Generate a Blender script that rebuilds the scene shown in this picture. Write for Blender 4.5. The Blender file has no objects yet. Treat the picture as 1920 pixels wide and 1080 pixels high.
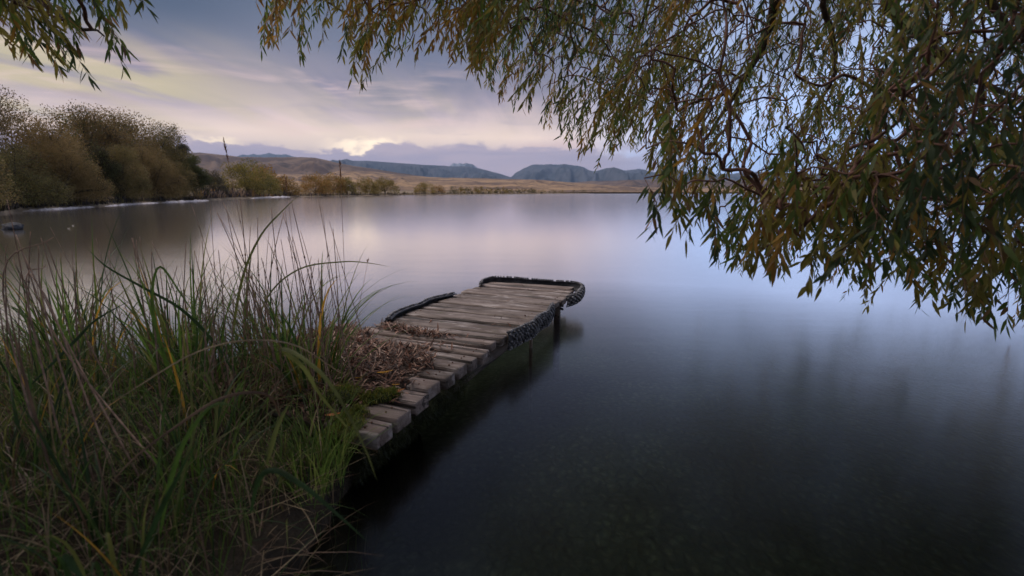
import bpy, math, random
import numpy as np
from mathutils import Vector, noise as mn
random.seed(7)
RNG = np.random.default_rng(7)
S = bpy.context.scene
COL = S.collection
PI = math.pi
R = math.radians

# ------------------------------------------------------------------ camera
CAM_H = 1.17
F = 907.0                      # focal length in photograph pixels (1920 wide)
PITCH = math.atan(180.0 / F)
cd = bpy.data.cameras.new('camera')
cam = bpy.data.objects.new('camera', cd)
COL.objects.link(cam)
cd.sensor_width = 36.0
cd.lens = 36.0 * F / 1920.0
cd.clip_start = 0.02
cd.clip_end = 60000
cam.location = (0, 0, CAM_H)
cam.rotation_euler = (PI / 2 - PITCH, 0, 0)
cd.dof.use_dof = True
cd.dof.focus_distance = 3.6
cd.dof.aperture_fstop = 2.5
S.camera = cam
S.view_settings.view_transform = 'Standard'
S.view_settings.look = 'None'
S.view_settings.exposure = 0.9
S.view_settings.gamma = 1.0

# ------------------------------------------------------------------ node helper
def links(nt):
    return nt.nodes, nt.links

class NB:
    """small helper that writes node maths"""
    def __init__(s, nt):
        s.nt = nt; s.n = nt.nodes; s.l = nt.links
    def put(s, sock, v):
        if isinstance(v, bpy.types.NodeSocket):
            s.l.new(v, sock)
        elif v is not None:
            if isinstance(v, (tuple, list)) and len(v) == 3 and sock.type == 'RGBA':
                v = (*v, 1)
            sock.default_value = v
    def m(s, op, a, b=None, c=None, clamp=False):
        x = s.n.new('ShaderNodeMath'); x.operation = op; x.use_clamp = clamp
        s.put(x.inputs[0], a)
        if b is not None: s.put(x.inputs[1], b)
        if c is not None: s.put(x.inputs[2], c)
        return x.outputs[0]
    def ss(s, v, a, b, o0=0.0, o1=1.0):
        x = s.n.new('ShaderNodeMapRange'); x.interpolation_type = 'SMOOTHSTEP'
        s.put(x.inputs[0], v); x.inputs[1].default_value = a; x.inputs[2].default_value = b
        x.inputs[3].default_value = o0; x.inputs[4].default_value = o1
        return x.outputs[0]
    def mix(s, f, a, b, mode='MIX'):
        x = s.n.new('ShaderNodeMix'); x.data_type = 'RGBA'; x.blend_type = mode
        s.put(x.inputs[0], f); s.put(x.inputs[6], a); s.put(x.inputs[7], b)
        return x.outputs[2]
    def ramp(s, f, stops, interp='LINEAR'):
        x = s.n.new('ShaderNodeValToRGB'); cr = x.color_ramp; cr.interpolation = interp
        while len(cr.elements) < len(stops): cr.elements.new(0.5)
        for e, (p, c) in zip(cr.elements, stops):
            e.position = p; e.color = (*c, 1) if len(c) == 3 else c
        s.put(x.inputs[0], f)
        return x.outputs[0]
    def noise(s, vec, scale, detail=4, rough=0.55, dist=0.0):
        x = s.n.new('ShaderNodeTexNoise')
        if vec is not None: s.put(x.inputs['Vector'], vec)
        x.inputs['Scale'].default_value = scale; x.inputs['Detail'].default_value = detail
        x.inputs['Roughness'].default_value = rough; x.inputs['Distortion'].default_value = dist
        return x.outputs['Fac']
    def mapping(s, vec, loc=(0, 0, 0), rot=(0, 0, 0), sc=(1, 1, 1)):
        x = s.n.new('ShaderNodeMapping'); s.put(x.inputs[0], vec)
        x.inputs[1].default_value = loc; x.inputs[2].default_value = rot; x.inputs[3].default_value = sc
        return x.outputs[0]
    def comb(s, x_, y_, z_):
        x = s.n.new('ShaderNodeCombineXYZ')
        s.put(x.inputs[0], x_); s.put(x.inputs[1], y_); s.put(x.inputs[2], z_)
        return x.outputs[0]
    def sep(s, v):
        x = s.n.new('ShaderNodeSeparateXYZ'); s.put(x.inputs[0], v)
        return x.outputs
    def tc(s, name='Object'):
        return s.n.new('ShaderNodeTexCoord').outputs[name]
    def vscale(s, v, f):
        x = s.n.new('ShaderNodeVectorMath'); x.operation = 'SCALE'
        s.put(x.inputs[0], v); s.put(x.inputs['Scale'], f)
        return x.outputs[0]
    def vadd(s, a, b):
        x = s.n.new('ShaderNodeVectorMath'); x.operation = 'ADD'
        s.put(x.inputs[0], a); s.put(x.inputs[1], b)
        return x.outputs[0]
    def bump(s, h, strength=0.5, dist=0.01):
        x = s.n.new('ShaderNodeBump'); s.put(x.inputs['Height'], h)
        x.inputs['Strength'].default_value = strength; x.inputs['Distance'].default_value = dist
        return x.outputs[0]

# ------------------------------------------------------------------ sky
SUN_AZ, SUN_EL = -75.0, 56.0       # degrees, azimuth from +Y towards +X
W = bpy.data.worlds.new('World'); S.world = W; W.use_nodes = True
nb = NB(W.node_tree)
for n in list(nb.n): nb.n.remove(n)
gen = nb.tc('Generated')
sx, sy, sz = nb.sep(gen)[0:3]
az = nb.m('DEGREES', nb.m('ARCTAN2', sx, sy)) if False else nb.m('MULTIPLY', nb.m('ARCTAN2', sx, sy), 180 / PI)
el = nb.m('MULTIPLY', nb.m('ARCSINE', sz), 180 / PI)
elp = nb.m('MAXIMUM', el, 0.0)
f40 = nb.m('DIVIDE', elp, 40.0, clamp=True)
# evening sky under the cloud sheet, by elevation: left/centre and right
cL = nb.ramp(f40, [(0.0, (.28, .22, .28)), (.09, (.40, .31, .33)), (.15, (.66, .51, .42)), (.20, (.46, .36, .345)),
                   (.27, (.215, .182, .22)), (.36, (.115, .120, .162)), (.48, (.055, .074, .112)), (1.0, (.05, .07, .12))])
cR = nb.ramp(f40, [(0.0, (.34, .43, .66)), (.10, (.32, .45, .74)), (.20, (.34, .44, .68)), (.35, (.25, .31, .47)),
                   (.55, (.085, .115, .185)), (1.0, (.05, .07, .12))])
base = nb.mix(nb.ss(az, 2, 24), cL, cR)
# cloud-sheet coordinates: streaks run towards the sunset
zc = nb.m('ADD', nb.m('MAXIMUM', sz, 0.0), 0.07)
pl = nb.comb(nb.m('DIVIDE', sx, zc), nb.m('DIVIDE', sy, zc), 0.0)
pls = nb.mapping(pl, rot=(0, 0, R(-17)), sc=(1.0, 0.16, 1.0))
n1 = nb.noise(pls, 1.5, 5, 0.55, 0.6)
n2 = nb.noise(nb.mapping(pl, loc=(3, 1, 0), rot=(0, 0, R(-30)), sc=(0.7, 0.22, 1)), 2.3, 3, 0.5, 0.5)
# soft horizontal wisps nearer the horizon
wis = nb.noise(nb.comb(nb.m('MULTIPLY', az, .045), nb.m('MULTIPLY', el, .34), 0.0), 1.6, 5, 0.55, 0.5)
glow = nb.m('MULTIPLY', nb.ss(az, 14, -14), nb.m('MULTIPLY', nb.ss(el, 4, 7), nb.ss(el, 15, 8)))
leftglow = nb.m('MULTIPLY', nb.ss(az, -22, -42), nb.m('MULTIPLY', nb.ss(el, 4, 9), nb.ss(el, 16.5, 11)))
warm = nb.m('MULTIPLY', nb.ss(n2, .40, .62), nb.m('ADD', nb.m('MULTIPLY', leftglow, 1.1), nb.m('MULTIPLY', glow, .3)), clamp=True)
c = nb.mix(nb.m('MULTIPLY', nb.ss(n1, .62, .36), nb.m('MULTIPLY', nb.ss(el, 5, 11), .68)), base, (.085, .095, .145))
c = nb.mix(nb.m('MULTIPLY', nb.ss(n1, .35, .7), nb.m('MULTIPLY', leftglow, .6)), c, (.19, .14, .145))
c = nb.mix(nb.m('MULTIPLY', warm, .8), c, (.40, .335, .19))
c = nb.mix(nb.m('MULTIPLY', nb.ss(wis, .50, .72), nb.m('MULTIPLY', glow, .75)), c, (.58, .42, .38))
c = nb.mix(nb.m('MULTIPLY', nb.ss(wis, .50, .28), nb.m('MULTIPLY', nb.ss(el, 13, 7), .40)), c, (.21, .18, .245))
c = nb.mix(nb.m('MULTIPLY', nb.m('MULTIPLY', nb.ss(az, -22, -34), nb.ss(el, 12, 17)), .75), c, (.035, .052, .085))
# low bank of mauve cloud with a ragged upper edge
edge = nb.noise(nb.comb(nb.m('MULTIPLY', az, .075), nb.m('MULTIPLY', el, .16), 2.0), 2.2, 6, 0.6, 0.3)
lim = nb.m('ADD', nb.m('MULTIPLY', edge, 5.4), 2.15)
bank_f = nb.m('MULTIPLY', nb.ss(nb.m('SUBTRACT', el, lim), .45, -.45), nb.m('MULTIPLY', nb.ss(az, 24, 8), .92))
c = nb.mix(bank_f, c, nb.mix(nb.ss(wis, .35, .65), (.27, .225, .285), (.34, .27, .31)))
# light breaking through along the ragged upper edge of that bank
rim0 = nb.m('SUBTRACT', el, lim)
def rim(c0, a0, sa, hgt, col, k):
    g = nb.ss(nb.m('ABSOLUTE', nb.m('SUBTRACT', az, a0)), sa, sa * .15)
    q = nb.m('MULTIPLY', nb.ss(rim0, -.25, .2), nb.ss(rim0, hgt, .15))
    return nb.mix(nb.m('MULTIPLY', nb.m('MULTIPLY', g, q), k), c0, col)
c = rim(c, -18, 18.0, 3.6, (.58, .46, .36), .55)
c = rim(c, -16.5, 5.5, 1.1, (.95, .76, .54), .95)
c = rim(c, -30.5, 3.0, .9, (.80, .64, .45), .8)
c = rim(c, 5, 7.0, 1.6, (.50, .36, .33), .7)
sky = nb.n.new('ShaderNodeTexSky'); sky.sky_type = 'NISHITA'; sky.sun_disc = False
sky.sun_elevation = R(SUN_EL); sky.sun_rotation = R(SUN_AZ)
c = nb.mix(nb.ss(el, 48, 68), c, (.62, .66, .78))                        # overhead sky out of view, brightened for more light on deck and land
c = nb.mix(nb.m('MULTIPLY', nb.ss(sy, .25, -.45), nb.ss(el, -2, 6)), c, (.17, .18, .23))  # duller eastern pale sky behind the viewer
c = nb.mix(nb.ss(el, 0, -4), c, (.05, .06, .07))
b1 = nb.n.new('ShaderNodeBackground'); nb.put(b1.inputs[0], c); b1.inputs[1].default_value = 1.0
b2 = nb.n.new('ShaderNodeBackground'); nb.put(b2.inputs[0], sky.outputs[0]); b2.inputs[1].default_value = 0.0015
ad = nb.n.new('ShaderNodeAddShader'); nb.l.new(b1.outputs[0], ad.inputs[0]); nb.l.new(b2.outputs[0], ad.inputs[1])
wo = nb.n.new('ShaderNodeOutputWorld'); nb.l.new(ad.outputs[0], wo.inputs[0])
W.cycles.sampling_method = 'MANUAL'; W.cycles.sample_map_resolution = 1024

sd_ = bpy.data.lights.new('sun', 'SUN'); sd_.energy = 1.5; sd_.angle = R(55); sd_.color = (1.0, .86, .76)
sun = bpy.data.objects.new('sun', sd_); COL.objects.link(sun)
sdir = Vector((math.sin(R(SUN_AZ)) * math.cos(R(SUN_EL)), math.cos(R(SUN_AZ)) * math.cos(R(SUN_EL)), math.sin(R(SUN_EL))))
sun.rotation_euler = sdir.to_track_quat('Z', 'Y').to_euler()

S.render.engine = 'CYCLES'
S.cycles.max_bounces = 6; S.cycles.diffuse_bounces = 3; S.cycles.glossy_bounces = 3
S.cycles.transmission_bounces = 3; S.cycles.transparent_max_bounces = 8; S.cycles.volume_bounces = 0
S.cycles.sample_clamp_indirect = 4.0

# ------------------------------------------------------------------ geometry helpers
CP, SP = math.cos(PITCH), math.sin(PITCH)
def on_plane(u, v, z=0.0):
    dy = v - 540; fw = F * CP - dy * SP; dn = F * SP + dy * CP
    k = (CAM_H - z) / dn
    return ((u - 960) * k, fw * k, z)
def at(u, v, Y):
    """world point seen at photograph pixel (u, v) at forward distance Y"""
    dy = v - 540; fw = F * CP - dy * SP; dn = F * SP + dy * CP
    k = Y / fw
    return np.array(((u - 960) * k, Y, CAM_H - dn * k))
def proj(p):
    x, y, z = p[..., 0], p[..., 1], p[..., 2] - CAM_H
    fw = y * CP - z * SP; up = y * SP + z * CP
    fw = np.where(np.abs(fw) < 1e-6, 1e-6, fw)
    return 960 + F * x / fw, 540 - F * up / fw, fw

def link(name, me, mat=None, parent=None, **props):
    o = bpy.data.objects.new(name, me); COL.objects.link(o)
    if mat is not None and me is not None:
        for m in (mat if isinstance(mat, (list, tuple)) else [mat]): me.materials.append(m)
    if parent: o.parent = parent
    for k, v in props.items():
        if v is not None: o[k] = v
    return o
def empty(name, loc, label, cat, group=None):
    o = bpy.data.objects.new(name, None); COL.objects.link(o); o.location = loc
    o.empty_display_size = .1
    o['label'] = label; o['category'] = cat
    if group: o['group'] = group
    return o
def mesh_np(name, V, faces_list, midx=None, smooth=False):
    """V (n,3); faces_list: list of (k,m) int arrays, m = verts per face"""
    me = bpy.data.meshes.new(name)
    V = np.asarray(V, dtype=np.float32).reshape(-1, 3)
    me.vertices.add(len(V)); me.vertices.foreach_set('co', V.ravel())
    faces_list = [np.asarray(f, dtype=np.int32) for f in faces_list if len(f)]
    nf = sum(len(f) for f in faces_list)
    loops = np.concatenate([f.ravel() for f in faces_list])
    tot = np.concatenate([np.full(len(f), f.shape[1], dtype=np.int32) for f in faces_list])
    start = np.concatenate([[0], np.cumsum(tot)[:-1]]).astype(np.int32)
    me.loops.add(len(loops)); me.loops.foreach_set('vertex_index', loops)
    me.polygons.add(nf); me.polygons.foreach_set('loop_start', start); me.polygons.foreach_set('loop_total', tot)
    if midx is not None: me.polygons.foreach_set('material_index', np.asarray(midx, dtype=np.int32))
    if smooth: me.polygons.foreach_set('use_smooth', np.ones(nf, dtype=bool))
    me.update(calc_edges=True); me.validate()
    return me
def unit(a):
    return a / np.maximum(np.linalg.norm(a, axis=-1, keepdims=True), 1e-9)

class TB:
    """tube / box collector -> one mesh"""
    def __init__(s): s.V = []; s.Q = []; s.T = []; s.n = 0
    def tube(s, pts, rad, k=6, cap=True):
        pts = np.asarray(pts, float); m = len(pts)
        rad = np.broadcast_to(np.asarray(rad, float), (m,))
        tan = unit(np.gradient(pts, axis=0))
        ref = np.array((0, 0, 1.0)) if abs(tan[0][2]) < .9 else np.array((1.0, 0, 0))
        a = unit(np.cross(tan, ref)); b = np.cross(tan, a)
        th = np.arange(k) * 2 * PI / k
        ring = pts[:, None] + rad[:, None, None] * (np.cos(th)[None, :, None] * a[:, None] + np.sin(th)[None, :, None] * b[:, None])
        s.V.append(ring.reshape(-1, 3))
        i = np.arange(m - 1)[:, None] * k + np.arange(k)[None]
        j = np.arange(m - 1)[:, None] * k + (np.arange(k)[None] + 1) % k
        s.Q.append(np.stack([i, j, j + k, i + k], -1).reshape(-1, 4) + s.n)
        if cap and k == 4:
            s.Q.append(np.array([[3, 2, 1, 0], [(m-1)*k, (m-1)*k+1, (m-1)*k+2, (m-1)*k+3]]) + s.n)
        elif cap:
            s.V.append(pts[[0, -1]]); c0 = s.n + m * k; c1 = c0 + 1
            for t in range(k):
                t2 = (t + 1) % k
                s.T.append(np.array([[c0, s.n + t2, s.n + t], [c1, s.n + (m - 1) * k + t, s.n + (m - 1) * k + t2]]))
            s.n += 2
        s.n += m * k
    def box(s, c, ax, ay, az_):
        c, ax, ay, az_ = map(np.asarray, (c, ax, ay, az_))
        P = [c + i * ax + j * ay + k * az_ for k in (-1, 1) for j in (-1, 1) for i in (-1, 1)]
        s.V.append(np.array(P)); n = s.n
        s.Q.append(np.array([[0, 2, 3, 1], [4, 5, 7, 6], [0, 1, 5, 4], [2, 6, 7, 3], [0, 4, 6, 2], [1, 3, 7, 5]]) + n)
        s.n += 8
    def mesh(s, name, smooth=False):
        fl = []
        if s.Q: fl.append(np.concatenate(s.Q))
        if s.T: fl.append(np.concatenate(s.T))
        return mesh_np(name, np.concatenate(s.V), fl, smooth=smooth)

def fbm(x, y, z=0.0, o=4, h=1.0):
    return mn.fractal(Vector((x, y, z)), h, 2.0, o)   # roughly -1..1

def smooth_path(pts, n):
    """Catmull-Rom resample"""
    P = np.asarray(pts, float)
    P = np.vstack([2 * P[0] - P[1], P, 2 * P[-1] - P[-2]])
    m = len(P) - 3; out = []
    for q in np.linspace(0, m - 1e-6, n):
        i = int(q); t = q - i; p0, p1, p2, p3 = P[i:i + 4]
        out.append(.5 * ((2 * p1) + (-p0 + p2) * t + (2 * p0 - 5 * p1 + 4 * p2 - p3) * t * t + (-p0 + 3 * p1 - 3 * p2 + p3) * t ** 3))
    return np.array(out)

# ------------------------------------------------------------------ materials
def newmat(name):
    m = bpy.data.materials.new(name); m.use_nodes = True
    b = NB(m.node_tree)
    for n in list(b.n): b.n.remove(n)
    out = b.n.new('ShaderNodeOutputMaterial')
    return m, b, out
def principled(b, out, col, rough=.7, spec=.4, normal=None):
    p = b.n.new('ShaderNodeBsdfPrincipled')
    b.put(p.inputs['Base Color'], col); b.put(p.inputs['Roughness'], rough)
    p.inputs['Specular IOR Level'].default_value = spec
    if normal is not None: b.l.new(normal, p.inputs['Normal'])
    b.l.new(p.outputs[0], out.inputs[0])
    return p
def leafmat(name, col, var=.35, trans=.45, rough=.5, scale=9.0):
    m, b, out = newmat(name)
    nz = b.noise(b.tc('Object'), scale, 2)
    lo = tuple(x * (1 - var) for x in col); hi = tuple(min(1, x * (1 + var)) for x in col)
    cc = b.mix(b.ss(nz, .3, .7), lo, hi)
    p = b.n.new('ShaderNodeBsdfPrincipled'); b.put(p.inputs['Base Color'], cc)
    p.inputs['Roughness'].default_value = rough; p.inputs['Specular IOR Level'].default_value = .35
    t = b.n.new('ShaderNodeBsdfTranslucent'); b.put(t.inputs[0], b.mix(.5, cc, tuple(min(1, x * 1.7) for x in col)))
    mx = b.n.new('ShaderNodeMixShader'); mx.inputs[0].default_value = trans
    b.l.new(p.outputs[0], mx.inputs[1]); b.l.new(t.outputs[0], mx.inputs[2]); b.l.new(mx.outputs[0], out.inputs[0])
    return m
def flatnoise(name, c1, c2, scale, rough=.85, bumps=(8.0, .4, .02), spec=.3, detail=5):
    m, b, out = newmat(name)
    v = b.tc('Object')
    nz = b.noise(v, scale, detail)
    nrm = b.bump(b.noise(v, bumps[0], 5), bumps[1], bumps[2]) if bumps else None
    principled(b, out, b.mix(b.ss(nz, .35, .65), c1, c2), rough, spec, nrm)
    return m

M_LEAF = [leafmat('leaf_green', (.095, .14, .03)), leafmat('leaf_olive', (.21, .185, .042)),
          leafmat('leaf_ochre', (.30, .17, .035)), leafmat('leaf_dull', (.16, .095, .04)), leafmat('leaf_deep', (.05, .078, .032))]
M_GRASS = [leafmat('grass_green', (.085, .15, .028), .4), leafmat('grass_olive', (.14, .155, .045), .4),
           leafmat('grass_straw', (.27, .20, .12), .4, .25), leafmat('grass_brown', (.13, .08, .05), .4, .2),
           leafmat('grass_deep', (.035, .07, .022), .4), leafmat('grass_gold', (.42, .24, .04), .4)]
M_STEM = leafmat('dry_stem', (.36, .23, .17), .4, .05, .7, 30)
M_HEAD = leafmat('seed_head', (.24, .13, .08), .4, .2, .8, 60)

def wood(name, tint=1.0, grain=(1.5, 26, 26)):
    m, b, out = newmat(name)
    v = b.tc('Object')
    oi = b.n.new('ShaderNodeObjectInfo').outputs['Random']
    v = b.vadd(v, b.vscale((3.1, 1.7, 2.3), b.m('MULTIPLY', oi, 7.0)))
    g = b.noise(b.mapping(v, sc=grain), 1.0, 6, .65, .35)
    g2 = b.noise(b.mapping(v, sc=(grain[0] * 2.5, grain[1] * 2.6, grain[2] * 2.6)), 1.0, 3, .6, .2)
    blot = b.noise(b.mapping(v, sc=(1, 1.8, 1.8)), 3.6, 6, .68, .6)
    wear = b.noise(b.mapping(v, loc=(5, 3, 1), sc=(2.0, 7, 7)), 1.6, 5, .65)
    base = b.ramp(g, [(.22, (.035 * tint, .028 * tint, .024 * tint)), (.45, (.145 * tint, .118 * tint, .104 * tint)), (.62, (.25 * tint, .212 * tint, .195 * tint)), (.85, (.36 * tint, .31 * tint, .285 * tint))])
    base = b.mix(b.m('MULTIPLY', b.ss(blot, .44, .60), .72), base, (.075 * tint, .055 * tint, .045 * tint))
    base = b.mix(b.m('MULTIPLY', b.ss(wear, .54, .68), .62), base, (.47 * tint, .44 * tint, .43 * tint))
    base = b.mix(b.m('MULTIPLY', b.ss(oi, 0, 1), .40), base, (.135 * tint, .09 * tint, .075 * tint))
    base = b.mix(1.0, base, b.mix(oi, (.62, .60, .60), (1.12, 1.12, 1.14)), 'MULTIPLY')
    moss = b.m('MULTIPLY', b.ss(b.noise(v, 9.0, 5, .7), .60, .72), .6)
    base = b.mix(moss, base, (.075, .085, .03))
    crack = b.ss(b.noise(b.mapping(v, sc=(1.1, 20, 20)), 1.0, 3, .5, .6), .42, .36)
    base = b.mix(b.m('MULTIPLY', crack, .8), base, (.018, .014, .012))
    hgt = b.m('SUBTRACT', b.m('ADD', b.m('MULTIPLY', g, .7), b.m('MULTIPLY', g2, .3)), b.m('MULTIPLY', crack, .6))
    principled(b, out, base, b.ss(g, .2, .8, .62, .88), .45, b.bump(hgt, 1.0, .012))
    return m
M_WOOD = wood('weathered_plank', 1.45)
M_BEAM = wood('weathered_beam', .9)
def rubber():
    m, b, out = newmat('old_rubber')
    v = b.tc('Object')
    nz = b.noise(v, 25, 5, .6)
    cc = b.mix(b.ss(nz, .4, .72), (.035, .037, .045), (.105, .105, .12))
    principled(b, out, cc, b.ss(nz, .3, .7, .42, .7), .5, b.bump(b.noise(v, 120, 3), .3, .003))
    return m
M_RUB = rubber()
M_KNOB = flatnoise('rubber_knobs', (.05, .05, .058), (.24, .24, .265), 16, .55, (90, .3, .002), .5)
M_SOIL = flatnoise('dark_soil', (.022, .017, .012), (.06, .045, .03), 6, .95, (30, .8, .03))
M_MOSS = flatnoise('moss', (.03, .038, .012), (.085, .09, .025), 14, .95, (60, .8, .01))

# ------------------------------------------------------------------ water and lake bed
def water_mat():
    m, b, out = newmat('lake_water')
    g = b.tc('Object')
    fr = b.n.new('ShaderNodeFresnel'); fr.inputs[0].default_value = 1.34
    rip = b.noise(b.mapping(g, sc=(1.0, 2.2, 1)), 3.0, 4, .55)
    rip2 = b.noise(b.mapping(g, sc=(1.0, 4.0, 1)), .55, 4, .55)
    nrm = b.bump(rip2, .035, .06)
    gl = b.n.new('ShaderNodeBsdfGlossy'); gl.distribution = 'MULTI_GGX'
    gl.inputs['Color'].default_value = (1, .965, .965, 1); pp = b.sep(g); dist = b.m('SQRT', b.m('ADD', b.m('POWER', pp[0], 2.0), b.m('POWER', pp[1], 2.0)))
    b.put(gl.inputs['Roughness'], b.ss(dist, 2.5, 16, .20, .115))
    b.l.new(nrm, gl.inputs['Normal'])
    tr = b.n.new('ShaderNodeBsdfTransparent'); tr.inputs[0].default_value = (.55, .64, .60, 1)
    mx = b.n.new('ShaderNodeMixShader')
    b.l.new(b.m('MINIMUM', b.m('MULTIPLY', b.m('POWER', fr.outputs[0], 1.4), 4.4), .985), mx.inputs[0])
    b.l.new(tr.outputs[0], mx.inputs[1]); b.l.new(gl.outputs[0], mx.inputs[2]); b.l.new(mx.outputs[0], out.inputs[0])
    return m
def sheet(name, xs, ys, zf, mat, **props):
    X, Y = np.meshgrid(xs, ys); Z = np.vectorize(zf)(X, Y)
    V = np.stack([X, Y, Z], -1).reshape(-1, 3); w = len(xs); h = len(ys)
    i = (np.arange(h - 1)[:, None] * w + np.arange(w - 1)[None]).reshape(-1)
    me = mesh_np(name, V, [np.stack([i, i + 1, i + 1 + w, i + w], -1)], smooth=True)
    return link(name, me, mat, **props)
water = sheet('water', [-14000, -400, -40, 0, 40, 400, 14000], [-14000, -400, -20, 0, 20, 200, 1000, 14000], lambda x, y: 0.0, water_mat(), kind='structure')

def bed_mat():
    m, b, out = newmat('lake_bed_pebbles')
    v = b.tc('Object')
    wv = b.vadd(v, b.vscale((1, 1, 0), b.m('MULTIPLY', b.noise(v, 7, 3), .12)))
    vo = b.n.new('ShaderNodeTexVoronoi'); b.put(vo.inputs['Vector'], b.mapping(wv, sc=(1, .75, 1))); vo.inputs['Scale'].default_value = 21
    vo2 = b.n.new('ShaderNodeTexVoronoi'); b.put(vo2.inputs['Vector'], v); vo2.inputs['Scale'].default_value = 38
    rnd = b.sep(vo.outputs['Color'])[0]; rnd2 = b.sep(vo2.outputs['Color'])[1]
    mus = b.noise(v, 3.0, 5, .65, .4)
    rnd = b.m('ADD', b.m('MULTIPLY', rnd, .45), b.m('MULTIPLY', b.ss(mus, .3, .75), .6))
    cc = b.ramp(rnd, [(0, (.02, .028, .022)), (.4, (.05, .065, .05)), (.75, (.07, .082, .066)), (1, (.10, .115, .09))])
    cc = b.mix(.4, cc, b.ramp(rnd2, [(0, (.02, .025, .02)), (.8, (.09, .10, .07)), (1, (.12, .11, .08))]))
    cc = b.mix(b.m('MULTIPLY', b.ss(vo.outputs['Distance'], .2, .5), .6), cc, (.02, .024, .02))
    cc = b.mix(1.0, cc, (1.25, 1.12, 1.05), 'MULTIPLY')
    big = b.noise(v, .9, 4)
    cc = b.mix(b.m('MULTIPLY', b.ss(big, .45, .62), .7), cc, (.03, .028, .016))
    principled(b, out, cc, .9, .2, b.bump(vo.outputs['Distance'], .8, .03))
    return m
def bed_z(x, y):
    d = max(0.0, math.hypot(x + .5, y - .5) - 1.0)
    return -.32 - min(3.2, d * .10) + .03 * fbm(x * 1.3, y * 1.3)
axis = list(np.concatenate([[-14000, -2000, -300, -60, -25], np.linspace(-12, 12, 49), [25, 60, 300, 2000, 14000]]))
lakebed = sheet('lake_bed', axis, axis, bed_z, bed_mat(), kind='structure')

# ------------------------------------------------------------------ near bank
JD = np.array((math.sin(R(21.3)), math.cos(R(21.3)))); JN = np.array((JD[1], -JD[0]))
def jw(off, t, z=0.0):
    p = JD * t + JN * off
    return np.array((p[0], p[1], z))
BANK = [(-14, 2.3), (-6, 2.55), (-3.6, 2.75), (-2.6, 2.85), tuple(jw(-2.33, 2.15)[:2]), tuple(jw(-2.2, 2.30)[:2]), tuple(jw(-1.7, 2.22)[:2]), tuple(jw(-1.30, 2.10)[:2]),
        tuple(jw(-1.25, 1.8)[:2]), tuple(jw(-1.20, 1.45)[:2]), (-.60, 1.25), (-.56, .95), (-.50, .5), (-.35, .05), (.1, -.45), (1.2, -.8), (4, -.7), (14, -.4), (14, -14), (-14, -14)]
BP = np.array(BANK)
def bank_sd(x, y):
    p = np.array((x, y)); a = BP; b = np.roll(BP, -1, 0); ab = b - a
    t = np.clip(((p - a) * ab).sum(1) / (ab ** 2).sum(1), 0, 1)
    d = np.sqrt((((a + ab * t[:, None]) - p) ** 2).sum(1)).min()
    c = ((a[:, 1] > y) != (b[:, 1] > y)) & (x < (b[:, 0] - a[:, 0]) * (y - a[:, 1]) / (b[:, 1] - a[:, 1] + 1e-12) + a[:, 0])
    return d if c.sum() % 2 else -d
def bank_h(x, y):
    s = bank_sd(x, y) + .05 * fbm(x * 3, y * 3, 5)
    q = min(1, max(0, (s + .05) / .16)); q = q * q * (3 - 2 * q)
    off = x * JN[0] + y * JN[1]; t = x * JD[0] + y * JD[1]
    h = .15 + .14 * min(1, max(0, (s - .1) / .6))
    if off > -2.3 and t > 1.3: h = min(h, .150)
    h += .04 * fbm(x * 2.2, y * 2.2, 1) * min(1, max(0, s * 3)) * (0 if (off > -2.3 and t > 1.3) else 1)
    h += max(0, -y) * .06
    return -.75 + (h + .75) * q
bx = np.unique(np.concatenate([[-14, -10, -7], np.arange(-5, -.2, .06), np.arange(-.2, 3, .15), [3.5, 4.5, 6, 9, 14]]))
by = np.unique(np.concatenate([[-14, -9, -6, -4, -3], np.arange(-2, .4, .15), np.arange(.4, 3.2, .06)]))
bank = sheet('bank', bx, by, bank_h, M_SOIL, kind='structure')

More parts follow.
